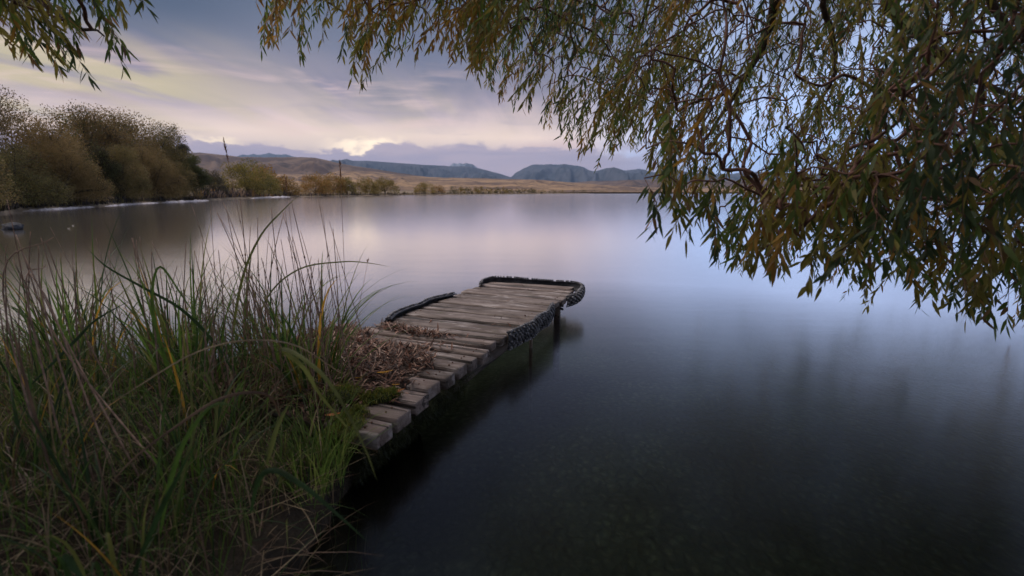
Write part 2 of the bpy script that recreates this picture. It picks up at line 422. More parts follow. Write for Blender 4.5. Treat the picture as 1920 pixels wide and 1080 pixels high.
# ------------------------------------------------------------------ jetty
ZD = .22
jetty = empty('wooden_jetty', jw(-1.65, 1.5, 0), 'weathered wooden plank jetty edged with tyre strips reaching out over the calm lake', 'jetty')
bpy.context.view_layer.update()
J0 = Vector(jetty.location)
def jlink(name, me, mat, parent=jetty, **p):
    o = link(name, me, mat, parent, **p)
    if parent is jetty: o.matrix_parent_inverse.identity(); o.location = -J0
    return o
jt = [1.462, 1.613, 1.766, 1.925, 2.082, 2.232, 2.371, 2.503, 2.645, 2.803, 2.935, 3.167, 3.387, 3.629, 3.860, 4.080, 4.273, 4.447, 4.60, 4.745]
jr = [-1.150, -1.157, -1.162, -1.189, -1.176, -1.183, -1.175, -1.164, -1.186, -1.165, -1.137, -1.13, -1.13, -1.12, -1.125, -1.115, -1.118, -1.13, -1.16]
def plank(i):
    t0, t1 = jt[i], jt[i + 1]
    gap = .044 if i < 8 else (.034 if i < 11 else .030)
    t1 -= gap * random.uniform(.8, 1.25)
    r = jr[i]; l = -2.23 + .0075 * i + random.uniform(-.015, .015)
    if i in (5, 6, 7): l -= .0
    th = .066 if i < 8 else .05 - .0006 * (i - 8)
    nx, ny = 26, 5
    L = r - l; Wd = t1 - t0
    dz = random.uniform(-.006, .006); tl = random.uniform(-.010, .010)
    V = []; idx = {}
    bev = .006
    skew = random.uniform(-.006, .006)
    def P(fx, fy, lev):
        wob = .0035 * fbm(fx * 5 + i * 7, fy * 1.5, 3)
        x = l + fx * L; t = t0 + fy * Wd + skew * (fx - .5) + .003 * fbm(fx * 6, i * 3.3 + round(fy), 9)
        if i == 8 and fx > .93: t += (fx - .93) * .6 * (1 - fy)   # chipped corner
        return x, t, wob
    prof = [(0, 0), (0, 1)]  # dummy
    ys = [0, .05, .35, .65, .95, 1]
    ring = []   # closed ring across width: bottom0, side0, top..., side1, bottom1
    def ringpts(fx, inset):
        pts = []
        pts.append((0, ZD - th)); pts.append((0, ZD - bev))
        for fy in (.045, .35, .65, .955): pts.append((fy, ZD))
        pts.append((1, ZD - bev)); pts.append((1, ZD - th))
        res = []
        for fy, z in pts:
            x, t, wob = P(fx, fy, 0)
            zz = z + dz + tl * (fx - .5) + (wob if z > ZD - th + .001 else 0)
            tc_ = t0 + Wd / 2; zc_ = ZD - th / 2
            res.append(jw(x, tc_ + (t - tc_) * inset, zc_ + (zz - zc_) * inset))
        return res
    fxs = [0, .004] + list(np.linspace(.03, .97, nx)) + [.996, 1]
    rings = [ringpts(fx, .90 if k in (0, len(fxs) - 1) else 1.0) for k, fx in enumerate(fxs)]
    V = np.array(rings).reshape(-1, 3); k = 8; m = len(rings)
    a = np.arange(m - 1)[:, None] * k + np.arange(k)[None]; b = np.arange(m - 1)[:, None] * k + (np.arange(k)[None] + 1) % k
    Q = np.stack([a, b, b + k, a + k], -1).reshape(-1, 4)
    caps = np.array([[7, 6, 5, 4, 3, 2, 1, 0], [(m - 1) * k + q for q in range(8)]])
    # local frame so that the grain follows the plank
    c = jw((l + r) / 2, (t0 + t1) / 2, ZD - th / 2)
    D = V - c
    loc = np.stack([D[:, 0] * JN[0] + D[:, 1] * JN[1], D[:, 0] * JD[0] + D[:, 1] * JD[1], D[:, 2]], -1)
    me = mesh_np('plank', loc, [Q, caps])
    o = link('plank', me, M_WOOD, jetty)
    o.location = Vector(c) - J0; o.rotation_euler = (0, 0, math.atan2(JN[1], JN[0]))
    # nail heads near each end
    for fx in (.075, .925):
        for fy in (.3, .7):
            nl = link('nail', NAIL, None, o); nl.location = ((fx - .5) * L, (fy - .5) * Wd, th / 2 + dz + .0012)
M_RUST = flatnoise('rusty_iron', (.05, .025, .015), (.13, .06, .035), 40, .8, (80, .3, .002))
tb = TB(); tb.tube([(0, 0, -.006), (0, 0, .0012)], [.0045, .0045], 8); NAIL = tb.mesh('nail'); NAIL.materials.append(M_RUST)
for i in range(19): plank(i)
def beam(off, t0, t1, z0, z1, w, name='beam', mat=M_BEAM):
    c = jw(off, (t0 + t1) / 2, (z0 + z1) / 2); L = (t1 - t0); n = 20
    tb = TB(); V = []
    for q in np.linspace(-L / 2, L / 2, n):
        for (a, b) in ((-w / 2, -(z1 - z0) / 2), (w / 2, -(z1 - z0) / 2), (w / 2, (z1 - z0) / 2), (-w / 2, (z1 - z0) / 2)):
            V.append((q, a + .003 * fbm(q * 3, a * 9, off), b + .003 * fbm(q * 3, 4, off)))
    a = np.arange(n - 1)[:, None] * 4 + np.arange(4)[None]; b = np.arange(n - 1)[:, None] * 4 + (np.arange(4)[None] + 1) % 4
    Q = np.stack([a, b, b + 4, a + 4], -1).reshape(-1, 4)
    me = mesh_np(name, V, [Q, np.array([[3, 2, 1, 0], [(n - 1) * 4 + k for k in range(4)]])])
    o = link(name, me, mat, jetty); o.location = Vector(c) - J0; o.rotation_euler = (0, 0, math.atan2(JD[1], JD[0]))
    return o
beam(-1.240, 1.5, 4.62, .075, .166, .05)
beam(-2.08, 1.5, 4.62, .075, .166, .05)
beam(-1.65, 1.5, 4.62, .085, .164, .05)
def post(off, t, z0, z1, r, k=12, square=False, mat=M_BEAM, label=None):
    c = jw(off, t, 0); tb = TB()
    if square: tb.tube([(0, 0, z) for z in np.linspace(z0, z1, 6)], r * 1.2, 4)
    else: tb.tube([(.003 * math.sin(z * 9), 0, z) for z in np.linspace(z0, z1, 8)], r, k)
    o = link('post', tb.mesh('post', not square), mat, jetty); o.location = Vector(c) - J0
    if square: o.rotation_euler = (0, 0, -R(21.3) + PI / 4)
    if label: o['label'] = label
    return o
post(-1.155, 3.36, -.9, .165, .014, mat=flatnoise('galvanised_pipe', (.16, .12, .09), (.30, .24, .20), 9, .6), label='thin stake under the right edge of the jetty')
p4 = post(-1.20, 4.24, -1.0, .17, .030, square=True)
post(-2.12, 4.2, -1.0, .17, .042, square=True); post(-2.12, 3.0, -1.0, .17, .042, square=True)
tb = TB(); 
for zz in (.135, .105): tb.tube([(.03, -.05, zz), (.03, .05, zz)], [.011, .011], 6); 
bo = link('bolt', tb.mesh('bolt'), M_RUB, p4)

# tyre strips nailed along the edges
def tyre(path, n, a0, a1, rx, rz, label, tw=0.0, knob_s=1.0, lip=False):
    P = smooth_path([jw(*p) for p in path], n)
    J_in = jw(-1.65, 3.4, .2)
    tan = unit(np.gradient(P, axis=0)); up = np.tile([0, 0, 1.0], (n, 1)); out = unit(np.cross(tan, up))
    if ((P.mean(0) - J_in) * out.mean(0)).sum() < 0: out = -out
    s = np.concatenate([[0], np.cumsum(np.linalg.norm(np.diff(P, axis=0), axis=1))])
    def prof(i, a, ex=0.0):
        tw_i = tw * math.sin(s[i] * 9)
        a = a + tw_i
        wob = 1 + .06 * fbm(s[i] * 8, 3.0)
        return P[i] + out[i] * ((rx + ex) * math.cos(a) * wob) + up[i] * ((rz + ex) * math.sin(a) * wob)
    na = 9; th = .006; angs = np.linspace(a0, a1, na)
    V = []; k = na * 2
    for i in range(n):
        V += [prof(i, a, 0) for a in angs] + [prof(i, a, -th) for a in angs[::-1]]
    V = np.array(V)
    a = np.arange(n - 1)[:, None] * k + np.arange(k)[None]; b = np.arange(n - 1)[:, None] * k + (np.arange(k)[None] + 1) % k
    Q = np.stack([a, b, b + k, a + k], -1).reshape(-1, 4)
    caps = []
    for base in (0, (n - 1) * k):
        for q in range(na - 1): caps.append([base + q, base + q + 1, base + k - 2 - q, base + k - 1 - q])
    o = jlink('tyre_strip', mesh_np('tyre_strip', V, [np.concatenate([Q, np.array(caps)])], smooth=False), M_RUB, label=label)
    # knobs of the tread
    tb = TB(); step = .024 * knob_s; row = 0; sp = step / 2
    rows = np.linspace(a0 + .10, a0 + (a1 - a0) * (.74 if lip else .95), 7)
    while sp < s[-1] - .005:
        i = int(np.searchsorted(s, sp)); i = min(max(1, i), n - 2); row += 1
        for q, aa in enumerate(rows):
            if (q + row) % 2 and 0 < q < 6: continue
            aa2 = aa + random.uniform(-.05, .05)
            c = prof(i, aa2, .003); c2 = prof(i, aa2, .0145)
            nrm = unit(c2 - c); tg = tan[i]; sd = np.cross(nrm, tg)
            hs = .0078 * knob_s * random.uniform(.85, 1.15)
            tb.box((c + c2) / 2, tg * hs * .8, sd * hs * 1.15, nrm * .0062)
        sp += step
    tr = link('tread', tb.mesh('tread'), M_KNOB, o)
    return o
h_ = PI / 2
tyre([(-1.155, 2.865, .20), (-1.14, 2.94, .200), (-1.125, 3.10, .192), (-1.11, 3.25, .186), (-1.115, 3.40, .196), (-1.10, 3.56, .188), (-1.105, 3.66, .20), (-1.11, 3.74, .215)], 60, -h_ * .80, h_ * 1.15, .020, .062,
     'black knobbly tyre strip nailed along the right edge of the deck', .05, 1.0, True)
tyre([(-2.10, 2.90, .206), (-2.15, 3.05, .212), (-2.16, 3.24, .208), (-2.14, 3.42, .206), (-2.15, 3.55, .214), (-2.12, 3.72, .210), (-2.08, 3.90, .204)], 56, -h_ * .35, h_ * 1.25, .040, .046,
     'black tyre strip curving along the left edge of the deck', .12, .9, True)
tyre([(-2.055, 4.42, .210), (-2.10, 4.56, .220), (-2.06, 4.72, .224), (-1.93, 4.79, .220), (-1.7, 4.80, .216), (-1.45, 4.80, .212), (-1.24, 4.80, .216), (-1.12, 4.74, .216), (-1.06, 4.62, .215), (-1.05, 4.46, .195), (-1.075, 4.33, .182), (-1.12, 4.25, .175)], 110, -h_ * .8, h_ * 1.1, .020, .042,
     'black tyre strip bent round the far end of the jetty', .04, 1.15)

# ------------------------------------------------------------------ ribbons (grass blades, fallen leaves)
def blades(base, head, L, w, th0, bend, seg=5, fold=0.0, twist=0.0, flat_side=None, peak=.25):
    """vectorised ribbons; base (n,3), head azimuth (n,), th0 lean from vertical at root, bend extra lean at tip"""
    n = len(base); s = np.linspace(0, 1, seg + 1)
    ang = th0[:, None] + bend[:, None] * s[None] ** 1.5
    ds = L[:, None] / seg
    hx = np.cumsum(np.sin(ang) * ds, 1); hz = np.cumsum(np.cos(ang) * ds, 1)
    hx = np.concatenate([np.zeros((n, 1)), hx[:, :-1]], 1); hz = np.concatenate([np.zeros((n, 1)), hz[:, :-1]], 1)
    dx, dy = np.cos(head)[:, None], np.sin(head)[:, None]
    C = np.stack([base[:, 0:1] + hx * dx, base[:, 1:2] + hx * dy, base[:, 2:3] + hz], -1)
    tw = head[:, None] + PI / 2 + twist * s[None] * (RNG.random(n)[:, None] - .5) * 2
    side = np.stack([np.cos(tw), np.sin(tw), np.zeros_like(tw)], -1)
    wid = w[:, None] * np.minimum(1, (.55 + .45 * s[None] / peak)) * (1 - s[None] ** 2.2)
    Lf = C - side * wid[..., None] / 2; Rt = C + side * wid[..., None] / 2
    if fold:
        nrm = np.stack([-np.cos(ang) * dx, -np.cos(ang) * dy, np.sin(ang)], -1)
        C = C - nrm * (wid * fold)[..., None]
        V = np.stack([Lf, C, Rt], 2).reshape(-1, 3); k = 3
        b0 = (np.arange(n)[:, None] * (seg + 1) + np.arange(seg)[None]).reshape(-1) * 3
        Q = np.concatenate([np.stack([b0, b0 + 1, b0 + 4, b0 + 3], -1), np.stack([b0 + 1, b0 + 2, b0 + 5, b0 + 4], -1)])
        rep = np.concatenate([np.repeat(np.arange(n), seg)] * 2)
    else:
        V = np.stack([Lf, Rt], 2).reshape(-1, 3)
        b0 = (np.arange(n)[:, None] * (seg + 1) + np.arange(seg)[None]).reshape(-1) * 2
        Q = np.stack([b0, b0 + 1, b0 + 3, b0 + 2], -1)
        rep = np.repeat(np.arange(n), seg)
    return V, Q, rep
def U(a, b, n): return RNG.uniform(a, b, n)

# ------------------------------------------------------------------ leaf litter on the landward planks
def pile_h(off, t):
    """height of the litter mound above the deck"""
    # ragged outline: wide at the bank, narrowing towards the water
    rightlim = np.interp(t, [1.40, 1.60, 1.75, 1.95, 2.10, 2.25, 2.42, 2.52, 2.62], [-1.42, -1.36, -1.33, -1.30, -1.31, -1.33, -1.46, -1.72, -2.0])
    rightlim = rightlim + .05 * fbm(t * 7, off * 7, 2)
    far = np.interp(off, [-2.35, -2.1, -1.9, -1.6, -1.4, -1.3], [2.72, 2.62, 2.50, 2.46, 2.36, 2.15]) + .05 * fbm(off * 6, 3.3)
    d = min(rightlim - off, far - t)
    if d <= 0: return -.03
    h = .036 * min(1, d / .22) ** .7 + .012 * fbm(off * 9, t * 9)
    return h
def build_litter():
    n1_, n2_ = 70, 70
    offs = np.linspace(-2.36, -1.26, n1_); ts = np.linspace(1.42, 2.75, n2_)
    V = np.array([[jw(o, t, ZD + pile_h(o, t)) for o in offs] for t in ts]).reshape(-1, 3)
    i = (np.arange(n2_ - 1)[:, None] * n1_ + np.arange(n1_ - 1)[None]).reshape(-1)
    Q = np.stack([i, i + 1, i + 1 + n1_, i + n1_], -1)
    keep = (V[Q][:, :, 2] > ZD - .012).any(1); Q = Q[keep]
    Vs, Qs, Ms = [V], [Q], [np.zeros(len(Q), int)]
    # curled narrow leaves
    pts = []; hs = []
    while len(pts) < 3300:
        o = random.uniform(-2.34, -1.27); t = random.uniform(1.45, 2.78); h = pile_h(o, t)
        if h > 0: pts.append(jw(o, t, ZD + h + random.uniform(0, .012)))
        elif random.random() < .04 and o > -2.15: pts.append(jw(o, t, ZD + .004))
    for (oc, tc_, so, st, k) in ((-1.80, 2.735, .13, .028, 260), (-2.0, 2.80, .05, .02, 60), (-1.50, 2.50, .05, .02, 22), (-1.62, 2.70, .06, .02, 60)):
        for _ in range(k):
            o = random.gauss(oc, so); t = random.gauss(tc_, st)
            pts.append(jw(o, t, ZD + random.uniform(.003, .022)))
    for _ in range(26):
        pts.append(jw(random.uniform(-2.0, -1.2), random.uniform(1.6, 4.6), ZD + .004))
    pts = np.array(pts); n = len(pts)
    L = U(.03, .085, n); w = U(.007, .015, n)
    V2, Q2, rep = blades(pts, U(0, 2 * PI, n), L, w, U(.7, 1.5, n), U(-.5, 2.2, n), seg=4, fold=.25, twist=1.2, peak=.4)
    V2[:, 2] = np.maximum(V2[:, 2], ZD + .002)
    mi = RNG.choice([1, 2, 3, 4], n, p=[.40, .26, .31, .03])
    Vs.append(V2); Qs.append(Q2 + len(V)); Ms.append(mi[rep])
    me = mesh_np('leaf_litter', np.concatenate(Vs), [np.concatenate(Qs)], np.concatenate(Ms))
    mats = [flatnoise('litter_mulch', (.035, .024, .018), (.10, .065, .05), 40, .95, (70, 1.0, .02)),
            leafmat('litter_brown', (.145, .062, .038), .4, .1, .55, 30), leafmat('litter_pinkish', (.33, .205, .15), .4, .1, .5, 30),
            leafmat('litter_dark', (.06, .035, .027), .4, .1, .55, 30), leafmat('litter_pale', (.42, .32, .27), .3, .1, .5, 30)]
    link('leaf_litter', me, mats, kind='stuff', label='heap of curled brown willow leaves on the landward jetty planks', category='leaf litter')
build_litter()
M_YL = leafmat('yellow_leaf', (.60, .30, .025), .3, .2, .5, 30); M_OL = leafmat('orange_leaf', (.42, .14, .03), .3, .2, .5, 30)
def fallen(px, py, L, ang, mat, label, curl=.5, lift=.05):
    x, y, z = on_plane(px, py, ZD + lift)
    n = 8; s = np.linspace(-1, 1, n); V = []
    for q in s:
        wd = L * .15 * (1 - abs(q) ** 2.2) * (1 - .25 * q)
        zz = curl * L * .22 * q * q
        for k in (-1, 0, 1): V.append((q * L / 2, k * wd, zz + abs(k) * wd * .45))
    i = np.arange(n - 1) * 3
    Q = np.concatenate([np.stack([i, i + 1, i + 4, i + 3], -1), np.stack([i + 1, i + 2, i + 5, i + 4], -1)])
    me = mesh_np('fallen_leaf', V, [Q], smooth=True)
    o = link('fallen_leaf', me, mat, label=label, category='leaf', group='bright fallen leaves on the jetty')
    o.location = (x, y, z); o.rotation_euler = (random.uniform(-.3, .3), random.uniform(-.2, .2), ang)
fallen(722, 699, .085, .15, M_YL, 'largest bright yellow leaf lying in the middle of the brown litter')
fallen(670, 709, .05, .5, M_YL, 'small yellow leaf left of the largest yellow leaf in the litter')
fallen(705, 636, .045, -.2, M_OL, 'orange leaf at the far end of the litter heap', lift=.03)
fallen(748, 733, .06, .1, M_OL, 'orange leaf on the litter edge just behind the knotted plank', lift=.03)
fallen(742, 722, .045, .7, M_YL, 'yellow leaf just above the orange leaf at the litter edge', lift=.035)
fallen(625, 779, .075, -.1, M_OL, 'orange leaf on the moss beside the grass at the nearest planks', lift=.05)
fallen(640, 724, .05, .3, M_YL, 'yellow orange leaf where the grass meets the litter', lift=.05)
fallen(832, 563, .04, .3, M_YL, 'small yellow leaf beside the left tyre strip on the bare planks', .2, .004)

# moss cushions on the planks and under the right side
def build_moss():
    tb_v, tb_q = [], []; n0 = 0
    def cushion(c, rx, ry, rz, seed):
        nonlocal n0
        k, m = 14, 6; V = []
        for a in range(m):
            ph = a / (m - 1) * PI * .55
            for q in range(k):
                th = q * 2 * PI / k; rr = 1 + .3 * fbm(math.cos(th) * 2, math.sin(th) * 2, seed + ph)
                V.append((c[0] + rx * math.sin(ph) * math.cos(th) * rr, c[1] + ry * math.sin(ph) * math.sin(th) * rr, c[2] + rz * (math.cos(ph) * rr - .1)))
        i = (np.arange(m - 1)[:, None] * k + np.arange(k)[None]).reshape(-1); j = (np.arange(m - 1)[:, None] * k + (np.arange(k)[None] + 1) % k).reshape(-1)
        tb_v.append(np.array(V)); tb_q.append(np.stack([i, j, j + k, i + k], -1) + n0); n0 += len(V)
    for (px, py, r, h) in ((715, 742, .055, .03), (735, 738, .035, .02), (655, 742, .08, .05), (630, 750, .09, .06), (690, 748, .04, .025), (650, 790, .06, .03), (640, 810, .06, .03), (672, 772, .04, .02), (645, 632, .06, .03)):
        x, y, z = on_plane(px, py, ZD + .02); cushion((x, y, ZD + .012), r, r * .8, h, px)
    V = np.concatenate(tb_v); Q = np.concatenate(tb_q)
    # fuzz of short shoots, on the cushions and hanging from the beam and the bank face below
    pts = []; th = []; Ls = []
    for v in V:
        for _ in range(9):
            pts.append(v + RNG.normal(0, .008, 3)); th.append(random.uniform(0, .9)); Ls.append(random.uniform(.006, .02))
    ntop = len(pts)
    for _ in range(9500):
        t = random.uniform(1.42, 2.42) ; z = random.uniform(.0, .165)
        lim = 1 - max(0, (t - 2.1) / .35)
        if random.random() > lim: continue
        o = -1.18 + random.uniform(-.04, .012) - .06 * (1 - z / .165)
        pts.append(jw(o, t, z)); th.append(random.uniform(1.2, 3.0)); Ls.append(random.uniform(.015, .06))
    pts = np.array(pts); n = len(pts)
    V2, Q2, rep = blades(pts, U(0, 2 * PI, n), np.array(Ls), U(.002, .005, n), np.array(th), U(0, .6, n), seg=2)
    me = mesh_np('moss', np.concatenate([V, V2]), [np.concatenate([Q, Q2 + len(V)])], np.concatenate([np.zeros(len(Q), int), np.where(np.arange(n) < ntop, RNG.choice([1, 2], n), RNG.choice([3, 4], n))[rep]]))  # hanging shoots take the two darkest greens
    link('moss', me, [M_MOSS, leafmat('moss_green', (.11, .15, .022), .4, .3), leafmat('moss_olive', (.20, .19, .035), .4, .3), leafmat('moss_dark', (.03, .036, .012), .4, .3), leafmat('moss_deep', (.045, .05, .018), .4, .3)], kind='stuff', label='green moss growing over the nearest planks and hanging under the jetty edge', category='moss')
    # crumbling turf face under the near planks
build_moss()

# ------------------------------------------------------------------ grass on the bank
def in_bank(x, y, m=0.0):
    return bank_sd(x, y) > m
def build_grass():
    pts = []
    while len(pts) < 13000:
        if random.random() < .8:
            x = random.uniform(-4.2, -.45); y = random.uniform(.25, 2.95)
        else:
            x = random.uniform(-5, 2.5); y = random.uniform(-1.2, 2.9)
        s = bank_sd(x, y)
        if s < .0: continue
        off = x * JN[0] + y * JN[1]; t = x * JD[0] + y * JD[1]
        if t > 1.43 and off > -2.30:
            if off > -1.62 - .10 * fbm(t * 8, 1) or t > 1.9 or random.random() < .75: continue
        if math.hypot(x, y) < .42: continue
        pts.append((x, y, bank_h(x, y) - .005, s, t, off))
    A = np.array(pts); n = len(A)
    onj = (A[:, 4] > 1.30) & (A[:, 5] > -2.3)
    L = U(.10, .34, n) * np.where(A[:, 3] < .12, .9, 1.0) * np.where(onj, .5, 1)
    w = U(.0025, .0055, n)
    # edge blades lean outwards and droop
    hd = U(0, 2 * PI, n); edge = (A[:, 3] < .14) & (A[:, 1] < 1.45)
    hd = np.where(edge, RNG.normal(0, .8, n), hd)
    th0 = np.where(edge, U(.5, 1.5, n), U(.0, .55, n)); bend = np.where(edge, U(.5, 1.6, n), U(.2, 1.7, n))
    V, Q, rep = blades(A[:, :3], hd, L, w, th0, bend, seg=4, twist=.8)
    mi = RNG.choice([0, 1, 2, 3, 4], n, p=[.34, .18, .14, .12, .22])
    dry = edge & (RNG.random(n) < .5); mi = np.where(dry, RNG.choice([2, 3], n), mi)
    # matted dead thatch lying low
    m = 2600; P = []
    while len(P) < m:
        x = random.uniform(-3.5, -.45); y = random.uniform(.3, 2.4)
        if bank_sd(x, y) < .02: continue
        off = x * JN[0] + y * JN[1]; t = x * JD[0] + y * JD[1]
        if t > 1.40 and off > -2.2 : continue
        P.append((x, y, bank_h(x, y) + random.uniform(0, .06)))
    P = np.array(P)
    V2, Q2, rep2 = blades(P, U(0, 2 * PI, m), U(.12, .40, m), U(.002, .005, m), U(.9, 1.45, m), U(.0, .9, m), seg=4, twist=.8)
    mi2 = RNG.choice([2, 3, 4], m, p=[.35, .55, .10])
    me = mesh_np('grass', np.concatenate([V, V2]), [np.concatenate([Q, Q2 + len(V)])], np.concatenate([mi[rep], mi2[rep2]]))
    link('grass', me, M_GRASS, kind='stuff', label='dense green and straw grass covering the lake bank', category='grass')
build_grass()

def tussock(x, y, n, Lr, wr, lean, label, dry=.15, spread=.09):
    z = bank_h(x, y) - .01
    o = empty('sedge_tussock', (x, y, z), label, 'grass tuft', 'sedge tussocks on the bank')
    for nm, cnt, mats, wk in (('green_blades', int(n * (1 - dry)), [M_GRASS[0], M_GRASS[1], M_GRASS[4], M_GRASS[5]], 1.0), ('dry_blades', max(4, int(n * dry)), [M_GRASS[2], M_GRASS[3]], .6)):
        a = U(0, 2 * PI, cnt); r = np.sqrt(RNG.random(cnt)) * spread
        base = np.stack([r * np.cos(a), r * np.sin(a), np.zeros(cnt)], -1)
        hd = a + RNG.normal(0, .6, cnt)
        L = U(*Lr, cnt); w = U(*wr, cnt) * wk
        V, Q, rep = blades(base, hd, L, w, np.abs(RNG.normal(0, lean, cnt)), U(.2, 1.9, cnt) * (1 if nm[0] == 'g' else .8), seg=9, fold=.18, twist=.5)
        mi = RNG.choice(4, cnt, p=[.40, .26, .30, .04]) if nm[0] == 'g' else RNG.choice(2, cnt)
        link(nm, mesh_np(nm, V, [Q], mi[rep]), mats, o)
    return o
TUS = [
 (-1.02, 2.28, 'sedge tussock on the bank right beside the root of the jetty'),
 (-1.28, 2.42, 'upright sedge tussock behind the one beside the jetty root'),
 (-1.50, 2.10, 'tall sedge tussock with seed heads rising left of the jetty'),
 (-1.20, 1.86, 'bright green tussock just left of the leaf litter'),
 (-1.80, 2.45, 'sedge tussock at the water edge behind the middle of the grass bank'),
 (-2.15, 2.30, 'sedge tussock with arching blades left of the middle of the bank'),
 (-2.55, 2.55, 'sedge tussock at the water edge towards the left of the bank'),
 (-3.05, 2.45, 'sedge tussock second from the left edge of the photo at the water'),
 (-3.55, 2.60, 'sedge tussock at the left edge of the photo by the water'),
 (-1.75, 1.75, 'broad tussock in the middle of the grass bank'),
 (-2.35, 1.80, 'dark tussock left of the middle of the grass bank'),
 (-1.05, 1.45, 'low tussock in front of the nearest plank on the bank'),
 (-1.45, 1.30, 'broad shaded tussock in the lower middle of the bank'),
 (-2.0, 1.30, 'shaded tussock low on the left side of the bank'),
 (-1.0, 1.05, 'shaded tussock at the bottom right of the grass bank'),
 (-1.5, .90, 'dark tussock in the bottom left corner of the photo'),
 (-2.9, 1.9, 'tussock near the left edge of the photo halfway up the bank'),
]
for k, (x, y, lab) in enumerate(TUS):
    far_ = y > 1.95
    tussock(x, y, 96 if far_ else 64, ((.40, .92) if x > -2.2 else (.32, .75)) if far_ else (.22, .52), ((.008, .0165) if x > -1.6 else (.006, .0130)) if far_ else (.005, .012), .38 if far_ else .50, lab, spread=.14)

M_FRESH = [leafmat('grass_fresh', (.11, .17, .035), .35), leafmat('grass_fresh_pale', (.20, .24, .06), .35)]
for px, py, lab in ((606, 735, 'short bright green tuft where the grass meets the leaf litter'), (598, 800, 'short bright green tuft beside the nearest planks'),
                    (575, 850, 'fresh green tuft on the bank edge just below the nearest planks'), (560, 700, 'fresh green tuft left of the leaf litter')):
    x, y, _ = on_plane(px, py, .27); z = bank_h(x, y) - .01
    o = empty('sedge_tussock', (x, y, z), lab, 'grass tuft', 'fresh green tufts beside the jetty'); n_ = 150
    a = U(0, 2 * PI, n_); r_ = np.sqrt(RNG.random(n_)) * .12
    V, Q, rep = blades(np.stack([r_ * np.cos(a), r_ * np.sin(a), np.zeros(n_)], -1), a + RNG.normal(0, .7, n_), U(.12, .30, n_), U(.003, .007, n_), np.abs(RNG.normal(0, .3, n_)), U(.3, 1.6, n_), seg=6, fold=.15, twist=.5)
    link('green_blades', mesh_np('green_blades', V, [Q], RNG.choice(3, n_, p=[.5, .3, .2])[rep]), M_FRESH + [M_GRASS[0]], o)

# individual long blades that cross the view
def path_blade(pts, w, mat, label, name='grass_blade', fold=.25, seg=26, cat='grass blade'):
    P = smooth_path([at(*p) for p in pts], seg); s = np.linspace(0, 1, seg)
    tan = unit(np.gradient(P, axis=0)); view = unit(P - np.array((0, 0, CAM_H)))
    side = unit(np.cross(tan, np.array((.25, -.8, .5)))); nr = np.cross(side, tan)
    wd = w * np.minimum(1, .45 + s * 2.2) * (1 - s ** 2.6)
    base = P[0].copy(); P = P - base
    V = np.stack([P - side * wd[:, None] / 2, P + nr * (wd * fold)[:, None], P + side * wd[:, None] / 2], 1).reshape(-1, 3)
    i = np.arange(seg - 1) * 3
    Q = np.concatenate([np.stack([i, i + 1, i + 4, i + 3], -1), np.stack([i + 1, i + 2, i + 5, i + 4], -1)])
    o = link(name, mesh_np(name, V, [Q], smooth=True), mat, label=label, category=cat, group='long single blades arching over the bank')
    o.location = base
G = M_GRASS
path_blade([(470, 960, 1.02), (485, 900, .98), (515, 882, .95), (570, 912, .92), (630, 962, .90), (692, 1018, .89)], .013, G[4], 'wide dark green blade drooping over the dark water at the bottom of the bank')
path_blade([(650, 800, 1.30), (600, 740, 1.22), (570, 690, 1.15), (528, 656, 1.08), (556, 664, 1.02), (610, 708, .96), (655, 780, .92), (688, 850, .90), (708, 905, .89)], .011, G[1], 'blade arching down in front of the nearest planks with a brown tip')
path_blade([(640, 700, 1.9), (560, 650, 1.7), (470, 638, 1.5), (370, 660, 1.35), (250, 730, 1.2), (130, 808, 1.1)], .0065, G[2], 'long pale blade arching left across the middle of the bank')
path_blade([(470, 660, 2.3), (500, 560, 2.25), (560, 505, 2.2), (640, 491, 2.15), (690, 493, 2.1), (735, 501, 2.05)], .009, G[1], 'long blade arching right over the water above the jetty root')
path_blade([(428, 720, 2.2), (440, 600, 2.15), (458, 510, 2.1), (490, 440, 2.05), (530, 395, 2.0), (558, 368, 1.98)], .013, G[1], 'tall curved blade rising above the tussocks against the water')
path_blade([(440, 700, 1.9), (400, 640, 1.9), (340, 580, 1.9), (270, 540, 1.9), (200, 500, 1.9), (160, 462, 1.9)], .013, G[4], 'dark straight blade leaning far to the left')
path_blade([(330, 720, 1.7), (300, 640, 1.7), (285, 560, 1.7), (300, 500, 1.7), (345, 560, 1.7), (400, 640, 1.6)], .011, G[0], 'green blade folded over in a narrow arch')
path_blade([(60, 720, 1.5), (140, 640, 1.55), (180, 600, 1.6), (250, 560, 1.65)], .012, G[4], 'dark blade slanting up to the right near the left edge')
path_blade([(300, 1000, 1.0), (320, 900, 1.0), (350, 820, .98), (400, 760, .95), (455, 765, .92)], .012, G[0], 'green blade curving up in the dark foreground')
path_blade([(250, 1075, .95), (300, 960, .95), (330, 900, .95), (360, 840, .95)], .013, G[4], 'broad dark blade in the lower middle of the foreground')
path_blade([(530, 790, 1.5), (500, 740, 1.45), (420, 745, 1.35), (330, 800, 1.25), (240, 870, 1.15), (170, 960, 1.05)], .010, G[3], 'brown blade sweeping down to the lower left')
path_blade([(400, 850, 1.35), (405, 760, 1.38), (385, 700, 1.4), (362, 725, 1.4)], .010, G[1], 'yellowing blade with an orange tip in the middle of the bank')
path_blade([(500, 870, 1.3), (520, 800, 1.3), (545, 752, 1.3)], .015, G[1], 'short upright blade with a golden tip near the bank edge')
path_blade([(100, 900, 1.1), (60, 760, 1.2), (30, 640, 1.3), (5, 520, 1.4)], .009, G[3], 'brown stalk like blade rising at the left edge')
path_blade([(120, 1040, .85), (135, 1060, .84), (160, 1090, .82)], .016, G[4], 'blade end in the bottom left foreground')

